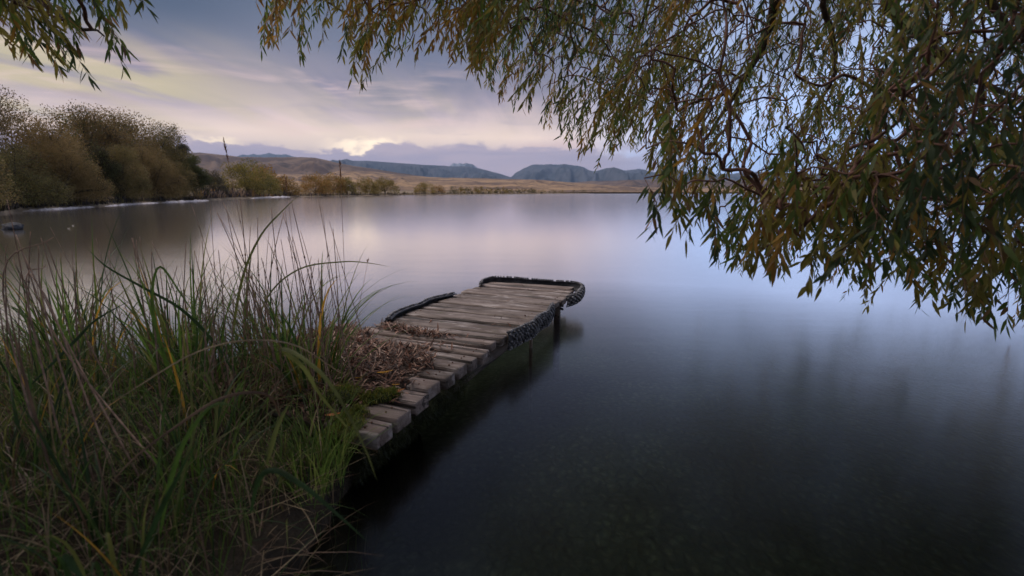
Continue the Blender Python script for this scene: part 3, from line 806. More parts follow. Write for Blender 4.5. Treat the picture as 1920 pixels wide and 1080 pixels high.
# dry stalks
def stalk(x, y, H_, lean, hd, r, group, label, head=None, name='reed_stalk'):
    z = bank_h(x, y) - .01
    n = 12; s = np.linspace(0, 1, n)
    kink = random.uniform(-.03, .03)
    px_ = np.sin(lean) * H_ * s + .06 * H_ * s ** 3 * random.uniform(-1, 1.5) + kink * np.maximum(0, s - .6)
    P = np.stack([px_ * math.cos(hd), px_ * math.sin(hd), H_ * s * math.cos(lean)], -1)
    tb = TB(); tb.tube(P, r * (1.25 - .8 * s), 5)
    for q in (.28, .52, .74):
        i = int(q * (n - 1)); tb.tube([P[i] - (P[i + 1] - P[i]) * .06, P[i] + (P[i + 1] - P[i]) * .06], [r * 1.3, r * 1.2], 5)
    if head is None:
        o = link(name, tb.mesh(name), M_STEM, label=label, category='stalk', group=group); o.location = (x, y, z)
        return o, P
    o = empty(name, (x, y, z), label, 'stalk', group)
    link('stem', tb.mesh('stem'), M_STEM, o)
    hl, hr = head; m = int(12 + hl * 700)
    sp = np.sort(RNG.random(m)); tp = P[-1]; dr = unit(P[-1] - P[-3])
    base = tp - dr * hl * .75 + np.outer(sp * hl, dr) + RNG.normal(0, hr * .25, (m, 3))
    V, Q, rep = blades(base, U(0, 2 * PI, m), U(.008, .02, m), U(.002, .004, m), U(.1, .6, m), U(0, .6, m), seg=2)
    link('seed_head', mesh_np('seed_head', V, [Q]), M_HEAD, o)
    return o, P
def stalk_at(px, py_top, Y, H_, lean=.0, right=True, **kw):
    """stalk standing on the bank whose tip is seen at (px, py_top)"""
    tip = at(px, py_top, Y)
    hd = 0.0 if right else PI
    x = tip[0] - math.sin(lean) * math.cos(hd) * (tip[2] - .2)
    z = bank_h(x, Y); Hh = (tip[2] - z) / math.cos(lean)
    return stalk(x, Y, Hh, lean, hd, **kw)
stalk_at(422, 268, 2.25, 0, .10, False, r=.0016, group=None, label='tall stalk with a bent seed head standing highest against the far trees', head=(.10, .006), name='seed_head_stalk')
stalk_at(636, 308, 2.45, 0, .02, True, r=.0016, group=None, label='upright seed head stalk against the orange shore trees', head=(.085, .006), name='seed_head_stalk')
stalk_at(545, 335, 2.45, 0, .03, True, r=.0014, group=None, label='short brown seed head stalk in front of the yellow tree', head=(.05, .005), name='seed_head_stalk')
stalk_at(686, 486, 2.40, 0, .30, True, r=.0014, group=None, label='thin stalk leaning right over the water with a small dark tip', head=(.012, .003), name='seed_head_stalk')
GR = 'dry reed stalks rising from the bank'
LB = 'thin dry brown reed stalk rising bare out of the bank grass'
spec = []
for px in np.concatenate([U(430, 640, 58), U(0, 430, 60)]):
    if px > 430: top = random.uniform(375, 520) if random.random() < .5 else random.uniform(470, 600); Y = random.uniform(2.0, 2.6)
    else: top = random.uniform(420, 600); Y = random.uniform(1.7, 2.6)
    spec.append((px, top, Y))
for px, top in ((448, 375), (463, 372), (500, 385), (545, 372), (560, 392), (432, 400), (390, 378), (372, 378), (629, 425), (600, 366), (250, 440), (245, 445), (30, 370)):
    spec.append((px, top, random.uniform(2.1, 2.5)))
for px, top, Y in spec:
    tip = at(px, top, Y)
    if not in_bank(tip[0], Y, .03): Y = 1.9; tip = at(px, top, Y)
    if not in_bank(tip[0], Y, .03): continue
    stalk_at(px, top, Y, 0, abs(random.gauss(0, .14)), random.random() < .5, r=random.uniform(.0018, .0034), group=GR, label=LB)
# the leaning bundle of old stalks at the left
for k in range(6):
    a = at(300 - k * 40, 880 + k * 12, 1.30); b_ = at(110 + k * 9 - k * k * 6, 640 - k * 22, 1.45); c_ = at(30 + k * 14, 440 + (k * 37) % 90, 1.52)
    P = smooth_path([a, b_, c_], 14); tb = TB(); tb.tube(P - P[0], np.linspace(.0032, .0014, 14), 5)
    o = link('reed_stalk', tb.mesh('reed_stalk'), M_STEM, label='old stalk leaning left in the loose bundle at the left edge', category='stalk', group='leaning bundle of old stalks'); o.location = P[0]

# ------------------------------------------------------------------ big willows overhead
BOT_X = [470, 490, 520, 560, 600, 640, 690, 712, 760, 820, 870, 905, 940, 970, 1000, 1050, 1100, 1150, 1200, 1232, 1250, 1290, 1330, 1400, 1480, 1540, 1600, 1680, 1760, 1830, 1885, 1930, 2000]
BOT_Y = [60, 105, 125, 128, 95, 125, 185, 115, 112, 108, 125, 160, 185, 215, 210, 285, 325, 300, 305, 330, 385, 420, 480, 515, 545, 570, 575, 560, 580, 600, 625, 600, 600]
M_BARK = flatnoise('willow_bark', (.045, .032, .026), (.13, .095, .078), 12, .9, (30, .9, .02))
M_TWIG = flatnoise('reddish_twigs', (.07, .035, .025), (.20, .105, .08), 14, .7, (60, .4, .004))
def dens(u, v): return fbm(u / 130.0, v / 110.0, 3.0, 3)
def visible_tips(n):
    out = []
    while len(out) < n:
        q = random.random()
        if q < .115: u = random.uniform(478, 900)
        elif q < .36: u = random.uniform(880, 1260)
        else: u = random.uniform(1230, 2050)
        b = float(np.interp(u, BOT_X, BOT_Y))
        if u > 1000: b += 46 * fbm(u / 38.0, 1.0, 0, 3) - 6
        v = b - (b + 60) * random.random() ** 1.15
        if u < 900:
            Y = random.uniform(2.1, 3.0)
            if v > b - 8 and random.random() < .4: continue
            if u < 640 and random.random() < .45: continue
        elif u < 1250:
            Y = random.uniform(3.0, 5.6) if random.random() < .8 else random.uniform(2.0, 3.0)
            if dens(u, v) < -.28 and random.random() < .75: continue
        else:
            # left part of the curtain is farther, the right part near
            if v > 360: Y = random.uniform(1.5, 2.7) if random.random() < .75 else random.uniform(2.7, 4.5)
            else: Y = random.choice([random.uniform(1.9, 3.2), random.uniform(3.0, 6.0), random.uniform(3.0, 6.5)])
            if u > 1600 and random.random() < .25: Y = random.uniform(1.25, 2.0)
            dz = dens(u, v)
            thr = .0 if u < 1520 else -.30
            if v < 360 and dz < thr and random.random() < .9: continue
            if v < 360 and u < 1520 and random.random() < .2: continue
            if v >= 360 and dz < -.2 and random.random() < .5: continue
        out.append(at(u, v, Y))
    return out
def build_twigs(tips, back, leaf_len, leaf_w, seed_nodes, seed_path, scale=1.0, stepf=1.0, down=.55):
    """twigs that end at the given tips; returns root points and leaf arrays"""
    tips = np.asarray(tips); n = len(tips)
    L = U(.28, .58, n) * scale
    hd = np.arctan2(back[1] - tips[:, 1], back[0] - tips[:, 0]) + RNG.normal(0, .7, n)
    hor = L * U(.25, .8, n); ver = np.sqrt(np.maximum(L ** 2 - hor ** 2, .01)) * .9
    roots = tips + np.stack([np.cos(hd) * hor, np.sin(hd) * hor, ver], -1)
    k = 9; s = np.linspace(0, 1, k)[None, :, None]
    mid = roots + (tips - roots) * .5 + np.stack([-np.cos(hd) * hor * .22, -np.sin(hd) * hor * .22, ver * .12], -1)
    C = (1 - s) ** 2 * roots[:, None] + 2 * s * (1 - s) * mid[:, None] + s ** 2 * tips[:, None]
    return roots, C, L
def grow(seeds, roots):
    """join every twig root to the nearest already grown node; returns parent index list"""
    N = [np.array(p) for p in seeds]; ns = len(seeds)
    ds = np.array([np.min(np.linalg.norm(np.asarray(seeds) - r, axis=1)) for r in roots])
    order = np.argsort(ds); pos = np.zeros((ns + len(roots), 3)); pos[:ns] = seeds
    plen = np.zeros(ns + len(roots)); par = -np.ones(ns + len(roots), int); cnt = ns
    idx = np.zeros(len(roots), int)
    for o in order:
        p = roots[o]; d = np.linalg.norm(pos[:cnt] - p, axis=1)
        cost = d + .22 * plen[:cnt]
        j = int(np.argmin(cost)); pos[cnt] = p; par[cnt] = j; plen[cnt] = plen[j] + d[j]; idx[o] = cnt; cnt += 1
    load = np.zeros(cnt)
    load[ns:] = 1
    for i in range(cnt - 1, ns - 1, -1): load[par[i]] += load[i]
    return pos, par, load, idx, ns
def leaves_on(C, L, leaf_len, leaf_w, step, seedcol):
    """lanceolate leaves alternating along twig curves C (n,k,3)"""
    P0, D0, cid = [], [], []
    n, k, _ = C.shape
    cnts = np.maximum(6, (L / step)).astype(int)
    m = int(cnts.max())
    for j in range(m):
        sel = cnts > j
        s = (.12 + .88 * (j + RNG.random(n)) / cnts)[sel]; s = np.minimum(s, .999)
        f = s * (k - 1); i = f.astype(int); t = (f - i)[:, None]
        Cs = C[sel]; ii = np.arange(len(Cs))
        p = Cs[ii, i] * (1 - t) + Cs[ii, i + 1] * t
        d = unit(Cs[ii, i + 1] - Cs[ii, i])
        P0.append(p); D0.append(d); cid.append(np.nonzero(sel)[0])
    P = np.concatenate(P0); D = np.concatenate(D0); cid = np.concatenate(cid); N = len(P)
    rnd = unit(RNG.normal(0, 1, (N, 3))); rnd[:, 2] *= .5
    ld = unit(D * U(.3, .9, N)[:, None] + rnd * .75 + np.array((0, 0, -1.0)) * U(.2, .9, N)[:, None])
    Ln = U(.65, 1.15, N) * leaf_len; Wn = U(.8, 1.2, N) * leaf_w
    side = unit(np.cross(ld, unit(RNG.normal(0, 1, (N, 3))))); nr = np.cross(side, ld)
    curl = U(-.12, .22, N)
    st = [(0.0, .0), (.28, .92), (.66, .72), (1.0, 0.0)]
    def pt(a, w, sg): return P + ld * (Ln * a)[:, None] + nr * (curl * Ln * a * a)[:, None] + side * (sg * Wn * w / 2)[:, None]
    V = np.stack([pt(0, 0, 0), pt(.28, .92, -1), pt(.28, .92, 1), pt(.66, .72, -1), pt(.66, .72, 1), pt(1, 0, 0)], 1).reshape(-1, 3)
    b = np.arange(N) * 6
    T = np.concatenate([np.stack([b, b + 1, b + 2], -1), np.stack([b + 3, b + 5, b + 4], -1)])
    Q = np.stack([b + 1, b + 3, b + 4, b + 2], -1)
    # colour of each twig from slow noise, so that golden and green clumps form
    cc = C[:, 4]
    zone = np.array([fbm(c[0] * 1.3 + seedcol, c[1] * 1.1, c[2] * 1.6, 3) for c in cc]) + RNG.normal(0, .14, n)
    tc_ = np.where(zone > .44, 2, np.where(zone > .05, 1, np.where(zone > -.22, 0, 4)))
    lc = tc_[cid]; r = RNG.random(N)
    lc = np.where(r < .10, 1, np.where(r < .13, 2, np.where(r < .19, 3, lc)))
    return V, Q, T, lc
def wiggle(a, b, k=5, amp=.06):
    d = np.linalg.norm(b - a); s = np.linspace(0, 1, k)[:, None]
    off = RNG.normal(0, 1, 3) * amp * d
    off2 = RNG.normal(0, 1, 3) * amp * d * .5
    return a + (b - a) * s + off * (4 * s * (1 - s)) * np.array((1, 1, 1)) + off2 * np.sin(s * 2 * PI) + np.array((0, 0, .06)) * d * (4 * s * (1 - s))

def willow(name, label, trunk_pts, trunk_r, limbs, groups, seedcol, back):
    base = np.array(trunk_pts[0], float)
    root = empty(name, base, label, 'tree')
    def child(nm, me, mat, **p):
        o = link(nm, me, mat, root, **p); return o
    tb = TB(); TP = smooth_path(trunk_pts, 18)
    tb.tube(TP - base, np.linspace(trunk_r, trunk_r * .55, 18) * (1 + .06 * RNG.normal(0, 1, 18)), 14)
    child('trunk', tb.mesh('trunk', True), M_BARK)
    seeds = list(TP[10:])
    for pts, r0, r1, red in limbs:
        P = smooth_path(pts, 22); tb = TB(); P2 = P + RNG.normal(0, .006, P.shape)
        tb.tube(P2 - base, np.linspace(r0, r1, 22), 9)
        child('limb', tb.mesh('limb', True), M_TWIG if red else M_BARK)
        seeds += list(P2[2:])
    allroots, curves = [], []
    for (tips, ll, lw, sc, step) in groups:
        rts, C, L = build_twigs(tips, back, ll, lw, None, None, sc)
        allroots.append(rts); curves.append((C, L, ll, lw, step))
    roots = np.concatenate(allroots)
    pos, par, load, idx, ns = grow(np.array(seeds), roots)
    tb = TB()
    for i in range(ns, len(pos)):
        r0 = .0021 * load[i] ** .42 + .0004
        r1 = min(.0021 * (load[par[i]] if par[i] >= ns else load[i] * 1.3) ** .42 + .0004, r0 * 1.35)
        w = wiggle(pos[par[i]], pos[i], 5, .07)
        tb.tube(w - base, np.linspace(r1, r0, 5), 4 if load[i] < 12 else 6, cap=False)
    child('branches', tb.mesh('branches', True), M_TWIG)
    tb = TB(); Vs, Qs, Ts, Mq, Mt = [], [], [], [], []; n0 = 0
    for C, L, ll, lw, step in curves:
        for c in C: tb.tube(c[::2] - base, np.linspace(.0015, .0006, 5), 3, cap=False)
        V, Q, T, lc = leaves_on(C, L, ll, lw, step, seedcol)
        Vs.append(V - base); Qs.append(Q + n0); Ts.append(T + n0); n0 += len(V)
        Mq.append(lc); Mt.append(np.concatenate([lc, lc]))
    child('twigs', tb.mesh('twigs'), M_TWIG)
    me = mesh_np('foliage', np.concatenate(Vs), [np.concatenate(Qs), np.concatenate(Ts)], np.concatenate(Mq + Mt))
    child('foliage', me, M_LEAF)
    print(name, 'leaves', sum(len(q) for q in Mq))
    return root

def overhead(n, box, cond=lambda p: True):
    out = []
    while len(out) < n:
        p = np.array([random.uniform(*box[0]), random.uniform(*box[1]), random.uniform(*box[2])])
        u, v, fw = proj(p)
        if fw > .1 and v > -150 and -700 < u < 2700: continue
        if np.linalg.norm(p - np.array((0, 0, CAM_H))) < 1.0 or not cond(p): continue
        out.append(p)
    return out
CR = (2.6, 3.0, 3.2)
tips_main = visible_tips(1620)
tips_main += [at(u, v, Y) for u, v, Y in ((1218, 432, 1.75), (1236, 425, 1.75), (1258, 440, 1.78), (1275, 405, 1.8), (1262, 398, 1.8), (1300, 420, 1.8), (1286, 448, 1.8))]
near_tips = [p for p in tips_main if p[1] < 3.0]
low_tips = [p for p in near_tips if proj(p)[1] > 350 and proj(p)[0] > 1200]
near_tips = [p for p in near_tips if not (proj(p)[1] > 350 and proj(p)[0] > 1200)]; far_tips = [p for p in tips_main if p[1] >= 3.0]
# curtain further out, hanging low over the water
outer = [at(random.uniform(1330, 2300), random.uniform(120, 385), random.uniform(6.5, 9.0)) for _ in range(260)]
outer += [np.array((random.uniform(3.6, 8), random.uniform(3.0, 8.0), random.uniform(.9, 3.0))) for _ in range(160)]
over = overhead(1500, ((-1.6, 8.5), (-2.5, 8.5), (2.4, 5.2)), lambda p: p[0] > -.6 or p[1] < 4)
over += overhead(900, ((-3.2, 1.4), (-2.2, 1.3), (1.9, 3.2)))  # extra unseen leaves, added to shade the foreground grass
over += overhead(1500, ((.9, 8.5), (1.0, 9.0), (2.2, 6.5)))  # unseen leaves added to darken reflections in the near water
over += overhead(500, ((1.2, 6.0), (-.6, 2.5), (1.3, 3.4)))
T0 = (3.1, -1.6, .2)
limbsA = [
 ([(3.2, -1.2, 1.9), (2.9, .2, 2.7), (2.4, 1.5, 2.75), tuple(at(1700, -40, 2.6)), tuple(at(1725, 60, 2.9)), tuple(at(1790, 130, 3.2)), tuple(at(1850, 160, 3.5)), tuple(at(1960, 200, 3.9))], .055, .012, False),
 ([(3.0, -1.2, 2.2), (2.2, .5, 3.3), tuple(at(1500, -160, 2.8)), tuple(at(1455, -20, 3.2)), tuple(at(1442, 60, 3.4)), tuple(at(1395, 150, 3.7)), tuple(at(1340, 240, 4.0)), tuple(at(1300, 290, 4.2))], .05, .006, False),
 ([tuple(at(1620, -120, 2.7)), tuple(at(1545, -10, 3.0)), tuple(at(1560, 80, 3.1)), tuple(at(1560, 150, 3.2)), tuple(at(1500, 250, 3.3)), tuple(at(1470, 320, 3.4))], .020, .004, False),
 ([tuple(at(1720, 60, 2.9)), tuple(at(1745, 120, 2.7)), tuple(at(1690, 160, 2.4)), tuple(at(1650, 215, 2.25)), tuple(at(1620, 300, 2.15)), tuple(at(1560, 360, 2.1)), tuple(at(1505, 425, 2.05)), tuple(at(1440, 462, 2.0)), tuple(at(1390, 468, 1.98))], .016, .0045, True),
 ([tuple(at(1830, -60, 2.4)), tuple(at(1880, 60, 2.5)), tuple(at(1845, 160, 2.6)), tuple(at(1850, 240, 2.6)), tuple(at(1890, 300, 2.6))], .018, .008, False),
 ([tuple(at(1740, 100, 3.0)), tuple(at(1735, 200, 3.0)), tuple(at(1760, 290, 3.1)), tuple(at(1800, 360, 3.1))], .014, .004, True),
 ([(2.6, -.8, 2.6), (1.4, 1.0, 3.4), (.4, 2.2, 3.3), tuple(at(940, -110, 3.2)), tuple(at(860, -60, 3.0)), tuple(at(760, -40, 2.8)), tuple(at(680, -20, 2.6))], .04, .005, False),
 ([(1.6, .8, 3.35), tuple(at(1250, -150, 3.8)), tuple(at(1220, -20, 4.2)), tuple(at(1190, 80, 4.5)), tuple(at(1140, 170, 4.8))], .022, .004, False),
 ([(3.0, -1.4, 2.4), (4.0, .5, 3.8), (5.0, 3.0, 4.2), (5.6, 5.5, 3.6), (5.4, 7.8, 2.4)], .06, .01, False),
 ([(3.0, -1.4, 2.4), (1.5, -.6, 4.0), (-.2, .4, 4.3), (-.8, 2.0, 4.0)], .05, .01, False),
 ([(3.0, -1.4, 2.2), (2.8, .0, 3.6), (3.0, 2.5, 4.6), (2.6, 5.0, 4.4), (2.4, 7.0, 3.6)], .06, .01, False),
]
willow('willow_tree', 'large willow whose leafy curtain hangs over the water at the right of the photo',
       [T0, (3.05, -1.55, 1.0), (3.1, -1.45, 1.9), (2.95, -1.3, 2.7), (2.9, -1.1, 3.6)], .24, limbsA,
       [(low_tips, .072, .0150, .80, .0175), (near_tips, .060, .0108, .85, .0155), (far_tips, .064, .0112, 1.1, .0150), (outer, .085, .018, 1.6, .020), (over, .11, .026, 1.6, .026)], 1.7, CR)

def left_tips():
    out = []
    while len(out) < 60:
        u = random.uniform(-60, 245); b = float(np.interp(u, [-60, 0, 60, 100, 150, 185, 215, 245], [100, 105, 125, 135, 148, 145, 125, 100]))
        v = b - (b + 60) * random.random() ** .9
        if u + .9 * v > 330 and not (u > 205 and v < 40): continue
        out.append(at(u, v, random.uniform(1.9, 2.6)))
    out += [at(278, 18, 2.0), at(268, 6, 2.0), at(252, 2, 2.1), at(225, 20, 2.2), at(238, 96, 2.1), at(232, 130, 2.1), at(172, 150, 2.1)]
    return out
overL = overhead(420, ((-6.5, -1.7), (-2.5, 4.5), (2.3, 4.6)))
overL += overhead(1100, ((-5.0, -2.0), (-.8, 1.9), (2.2, 3.7)))  # dense unseen leaves, added to block light from the grass bank
overL += overhead(900, ((-4.8, -.6), (-1.8, 1.8), (2.0, 3.8)))  # more out-of-view leaves added to shade the bank
willow('willow_tree', 'second willow whose dark leafy twigs hang into the top left corner of the photo',
       [(-4.4, -1.2, .3), (-4.3, -1.1, 1.2), (-4.1, -.9, 2.2), (-3.9, -.6, 3.2)], .18,
       [([(-4.1, -.9, 2.2), (-3.4, .3, 3.0), (-2.8, 1.3, 3.0), tuple(at(-60, -60, 2.3)), tuple(at(60, -5, 2.3)), tuple(at(140, 45, 2.2)), tuple(at(200, 65, 2.15))], .035, .003, False),
        ([(-3.9, -.6, 3.0), (-4.2, 1.2, 3.8), (-4.4, 3.0, 3.6)], .04, .01, False)],
       [(left_tips(), .070, .0125, .8, .0155), (overL, .11, .026, 1.5, .026)], 9.2, (-3.6, 1.0, 3.0))

# ------------------------------------------------------------------ far shore, land and hills
SHX = [-300, 0, 40, 130, 200, 260, 320, 380, 430, 500, 560, 650, 760, 900, 1050, 1200, 1400, 2400]
SHY = [420, 402, 396, 391, 386.5, 382.5, 379.5, 377, 374, 371, 369.2, 367.6, 366, 364.4, 363.2, 362.2, 361.7, 361.7]
def shore(u):
    v = float(np.interp(u, SHX, SHY)); x, y, _ = on_plane(u, v)
    return np.array((x, y))
def land_z(k, u):
    """height of the land at k times the shore distance"""
    return 0
cols = np.linspace(-700, 2700, 220); ks = [.985, 1.0, 1.02, 1.06, 1.14, 1.3, 1.6, 2.1, 3, 5, 9, 18]
zs = [-.35, .12, .3, .45, .7, 1.0, 1.5, 2.2, 2.5, 3.0, 3.5, 4.0]
V = []
for u in cols:
    s0 = shore(max(-300, u)) if u >= -300 else shore(-300) + np.array(((u + 300) * .06, (u + 300) * .03))
    for k, z in zip(ks, zs):
        p = s0 * k
        if np.linalg.norm(p) > 9000: p = p / np.linalg.norm(p) * (9000 + 10 * k)
        V.append((p[0], p[1], z * (1 + .3 * fbm(p[0] * .05, p[1] * .05)) if z > 0 else z))
nk = len(ks)
i = (np.arange(len(cols) - 1)[:, None] * nk + np.arange(nk - 1)[None]).reshape(-1)
M_LAND = flatnoise('dry_shore_grass', (.10, .075, .05), (.24, .18, .12), .35, .95, (1.5, .6, .2))
link('far_shore', mesh_np('far_shore', V, [np.stack([i, i + nk, i + nk + 1, i + 1], -1)], smooth=True), M_LAND, kind='structure')

def hillmat(name, c1, c2, c3, s1, s2, snow=None):
    m, b, out = newmat(name)
    v = b.tc('Object')
    a = b.noise(b.mapping(v, sc=(1, 1, 2.5)), s1, 6, .6, .4); d = b.noise(v, s2, 5, .65)
    cc = b.mix(b.ss(a, .4, .6), c1, c2); cc = b.mix(b.m('MULTIPLY', b.ss(d, .52, .66), .8), cc, c3)
    if snow:
        z = b.sep(v)[2]; sn = b.noise(v, .012, 5, .7)
        cc = b.mix(b.ss(b.m('ADD', z, b.m('MULTIPLY', sn, snow[1])), snow[0], snow[0] + snow[1] * .3), cc, (.75, .78, .85))
    principled(b, out, cc, .95, .1, b.bump(b.noise(v, s2 * 3, 5), .5, 1.5))
    return m
def ridge(name, sky_pts, Dr, Df, mat, amp=.1, nsc=1.0, kind='structure', z0=1.0, rough_sky=.6, u0=None, u1=None, n=260, pw=1.2, label=None, foot_pts=None):
    us = np.linspace(u0 or sky_pts[0][0], u1 or sky_pts[-1][0], n)
    su, sv = zip(*sky_pts); rows = 26
    V = []
    for q, u in enumerate(us):
        v = float(np.interp(u, su, sv)) + rough_sky * fbm(u * .05 * nsc, Dr * .01, 0, 5)
        top = at(u, v, Dr); H_ = max(top[2], z0 + .1)
        dfoot = Df if foot_pts is None else float(np.interp(u, *foot_pts))
        for r in range(rows):
            if r < 20:
                s = r / 19.0; Y = dfoot + (Dr - dfoot) * s
                x = (u - 960) / (F / CP) * Y * 1.0 if False else top[0] * Y / Dr
                # gullies: fold the slope sideways
                g = abs(fbm(u * .013 * nsc + .6 * fbm(u * .004, s * 2, 7), s * 1.1 + u * .004, Dr * .003, 6, .7)) * (1 + .9 * fbm(u * .006, 1.5, Dr)) - .25
                z = z0 + (H_ - z0) * (s ** pw) + H_ * amp * g * math.sin(s * PI) * 2
                z = min(max(z, z0 * .4), CAM_H + (H_ - CAM_H) * (Y / Dr) * .985 if r < 19 else H_)
            else:
                s = (r - 19) / 6.0; Y = Dr * (1 + .25 * s); x = top[0] * Y / Dr; z = H_ * (1 - .7 * s)
            V.append((x, Y, z))
    i = (np.arange(n - 1)[:, None] * rows + np.arange(rows - 1)[None]).reshape(-1)
    me = mesh_np(name, V, [np.stack([i, i + rows, i + rows + 1, i + 1], -1)], smooth=True)
    return link(name, me, mat, kind=kind, label=label)
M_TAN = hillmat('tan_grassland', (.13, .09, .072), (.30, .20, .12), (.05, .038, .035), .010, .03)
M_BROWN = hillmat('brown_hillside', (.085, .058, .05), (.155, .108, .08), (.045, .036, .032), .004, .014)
M_BLUE = hillmat('haze_tinted_range', (.055, .068, .09), (.085, .095, .12), (.04, .05, .065), .0022, .008)  # distance haze partly put into the base colour as blue
M_PEAK = hillmat('far_peaks', (.06, .075, .095), (.09, .10, .12), (.04, .05, .07), .0015, .005)  # bluish too, with haze tint in its colour
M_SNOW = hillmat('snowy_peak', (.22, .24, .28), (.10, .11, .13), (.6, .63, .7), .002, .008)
# foothill grassland
ridge('foothills', [(-200, 350), (330, 342), (380, 336), (430, 334), (520, 326), (600, 328), (640, 320), (700, 322), (760, 330), (830, 333), (900, 334), (960, 336), (1010, 337), (1080, 343), (1130, 347), (1200, 351), (1300, 353), (1420, 351), (1600, 353), (2100, 354)],
      1500, 420, M_TAN, .10, 1.4, rough_sky=.6, pw=1.05, n=360)
ridge('foothills', [(740, 362), (780, 352), (840, 346), (900, 345), (960, 346), (1040, 350), (1150, 355), (1300, 358.5), (1500, 358), (2100, 358)], 800, 390, M_TAN, .12, 2.0, rough_sky=.4, pw=1.1, n=260)
ridge('brown_hill', [(-300, 300), (200, 296), (375, 286), (400, 288.5), (450, 294), (500, 295), (560, 294.5), (590, 295.5), (615, 301), (650, 309), (690, 315), (740, 323), (790, 330), (820, 336)],
      2400, 1250, M_BROWN, .12, 1.0, rough_sky=.5, pw=1.0)
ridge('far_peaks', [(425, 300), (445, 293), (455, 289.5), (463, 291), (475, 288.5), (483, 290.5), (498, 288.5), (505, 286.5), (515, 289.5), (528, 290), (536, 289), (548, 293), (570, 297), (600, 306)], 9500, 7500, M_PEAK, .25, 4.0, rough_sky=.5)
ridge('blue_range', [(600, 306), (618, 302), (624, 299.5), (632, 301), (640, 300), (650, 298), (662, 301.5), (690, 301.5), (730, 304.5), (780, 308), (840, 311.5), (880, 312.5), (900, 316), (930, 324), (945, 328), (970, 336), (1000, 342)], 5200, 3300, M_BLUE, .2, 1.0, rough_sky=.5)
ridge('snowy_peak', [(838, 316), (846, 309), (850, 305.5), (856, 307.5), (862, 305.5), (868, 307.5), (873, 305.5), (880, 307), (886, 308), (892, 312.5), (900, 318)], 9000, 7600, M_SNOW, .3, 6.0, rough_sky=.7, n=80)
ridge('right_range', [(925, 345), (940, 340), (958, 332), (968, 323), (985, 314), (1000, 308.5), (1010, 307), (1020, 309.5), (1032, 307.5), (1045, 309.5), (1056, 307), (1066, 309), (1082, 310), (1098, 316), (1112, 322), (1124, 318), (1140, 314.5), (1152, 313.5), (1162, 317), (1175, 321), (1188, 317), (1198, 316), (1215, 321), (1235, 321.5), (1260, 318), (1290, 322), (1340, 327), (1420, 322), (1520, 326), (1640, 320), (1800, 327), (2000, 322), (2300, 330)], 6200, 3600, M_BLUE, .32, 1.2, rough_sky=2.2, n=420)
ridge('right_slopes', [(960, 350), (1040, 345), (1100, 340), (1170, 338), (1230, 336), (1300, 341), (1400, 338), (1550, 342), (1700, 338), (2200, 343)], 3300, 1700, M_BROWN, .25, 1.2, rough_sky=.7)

# pale line of bleached stones at the water's edge under the grove
M_PALE = flatnoise('bleached_shingle', (.38, .33, .32), (.68, .62, .62), 2.2, .9, (6, .6, .05))
def strip(u0, u1, hgt):
    V = []; n = 90
    for u in np.linspace(u0, u1, n):
        s0 = shore(u); e = 1 - abs((u - u0) / (u1 - u0) * 2 - 1) ** 6
        hh = hgt * e * (.65 + .5 * fbm(u * .11, 0, 4)) * (np.linalg.norm(s0) / 48)
        for k, z in ((.984, -.05), (.988, hh * .7), (.994, hh), (1.004, hh * .95), (1.012, -.02)):
            V.append((s0[0] * k, s0[1] * k, z))
    i = (np.arange(n - 1)[:, None] * 5 + np.arange(4)[None]).reshape(-1)
    link('shingle_beach', mesh_np('shingle_beach', V, [np.stack([i, i + 5, i + 6, i + 1], -1)], smooth=True), M_PALE, kind='structure')
strip(42, 178, .15); strip(196, 300, .13); strip(302, 392, .18); strip(470, 545, .16)

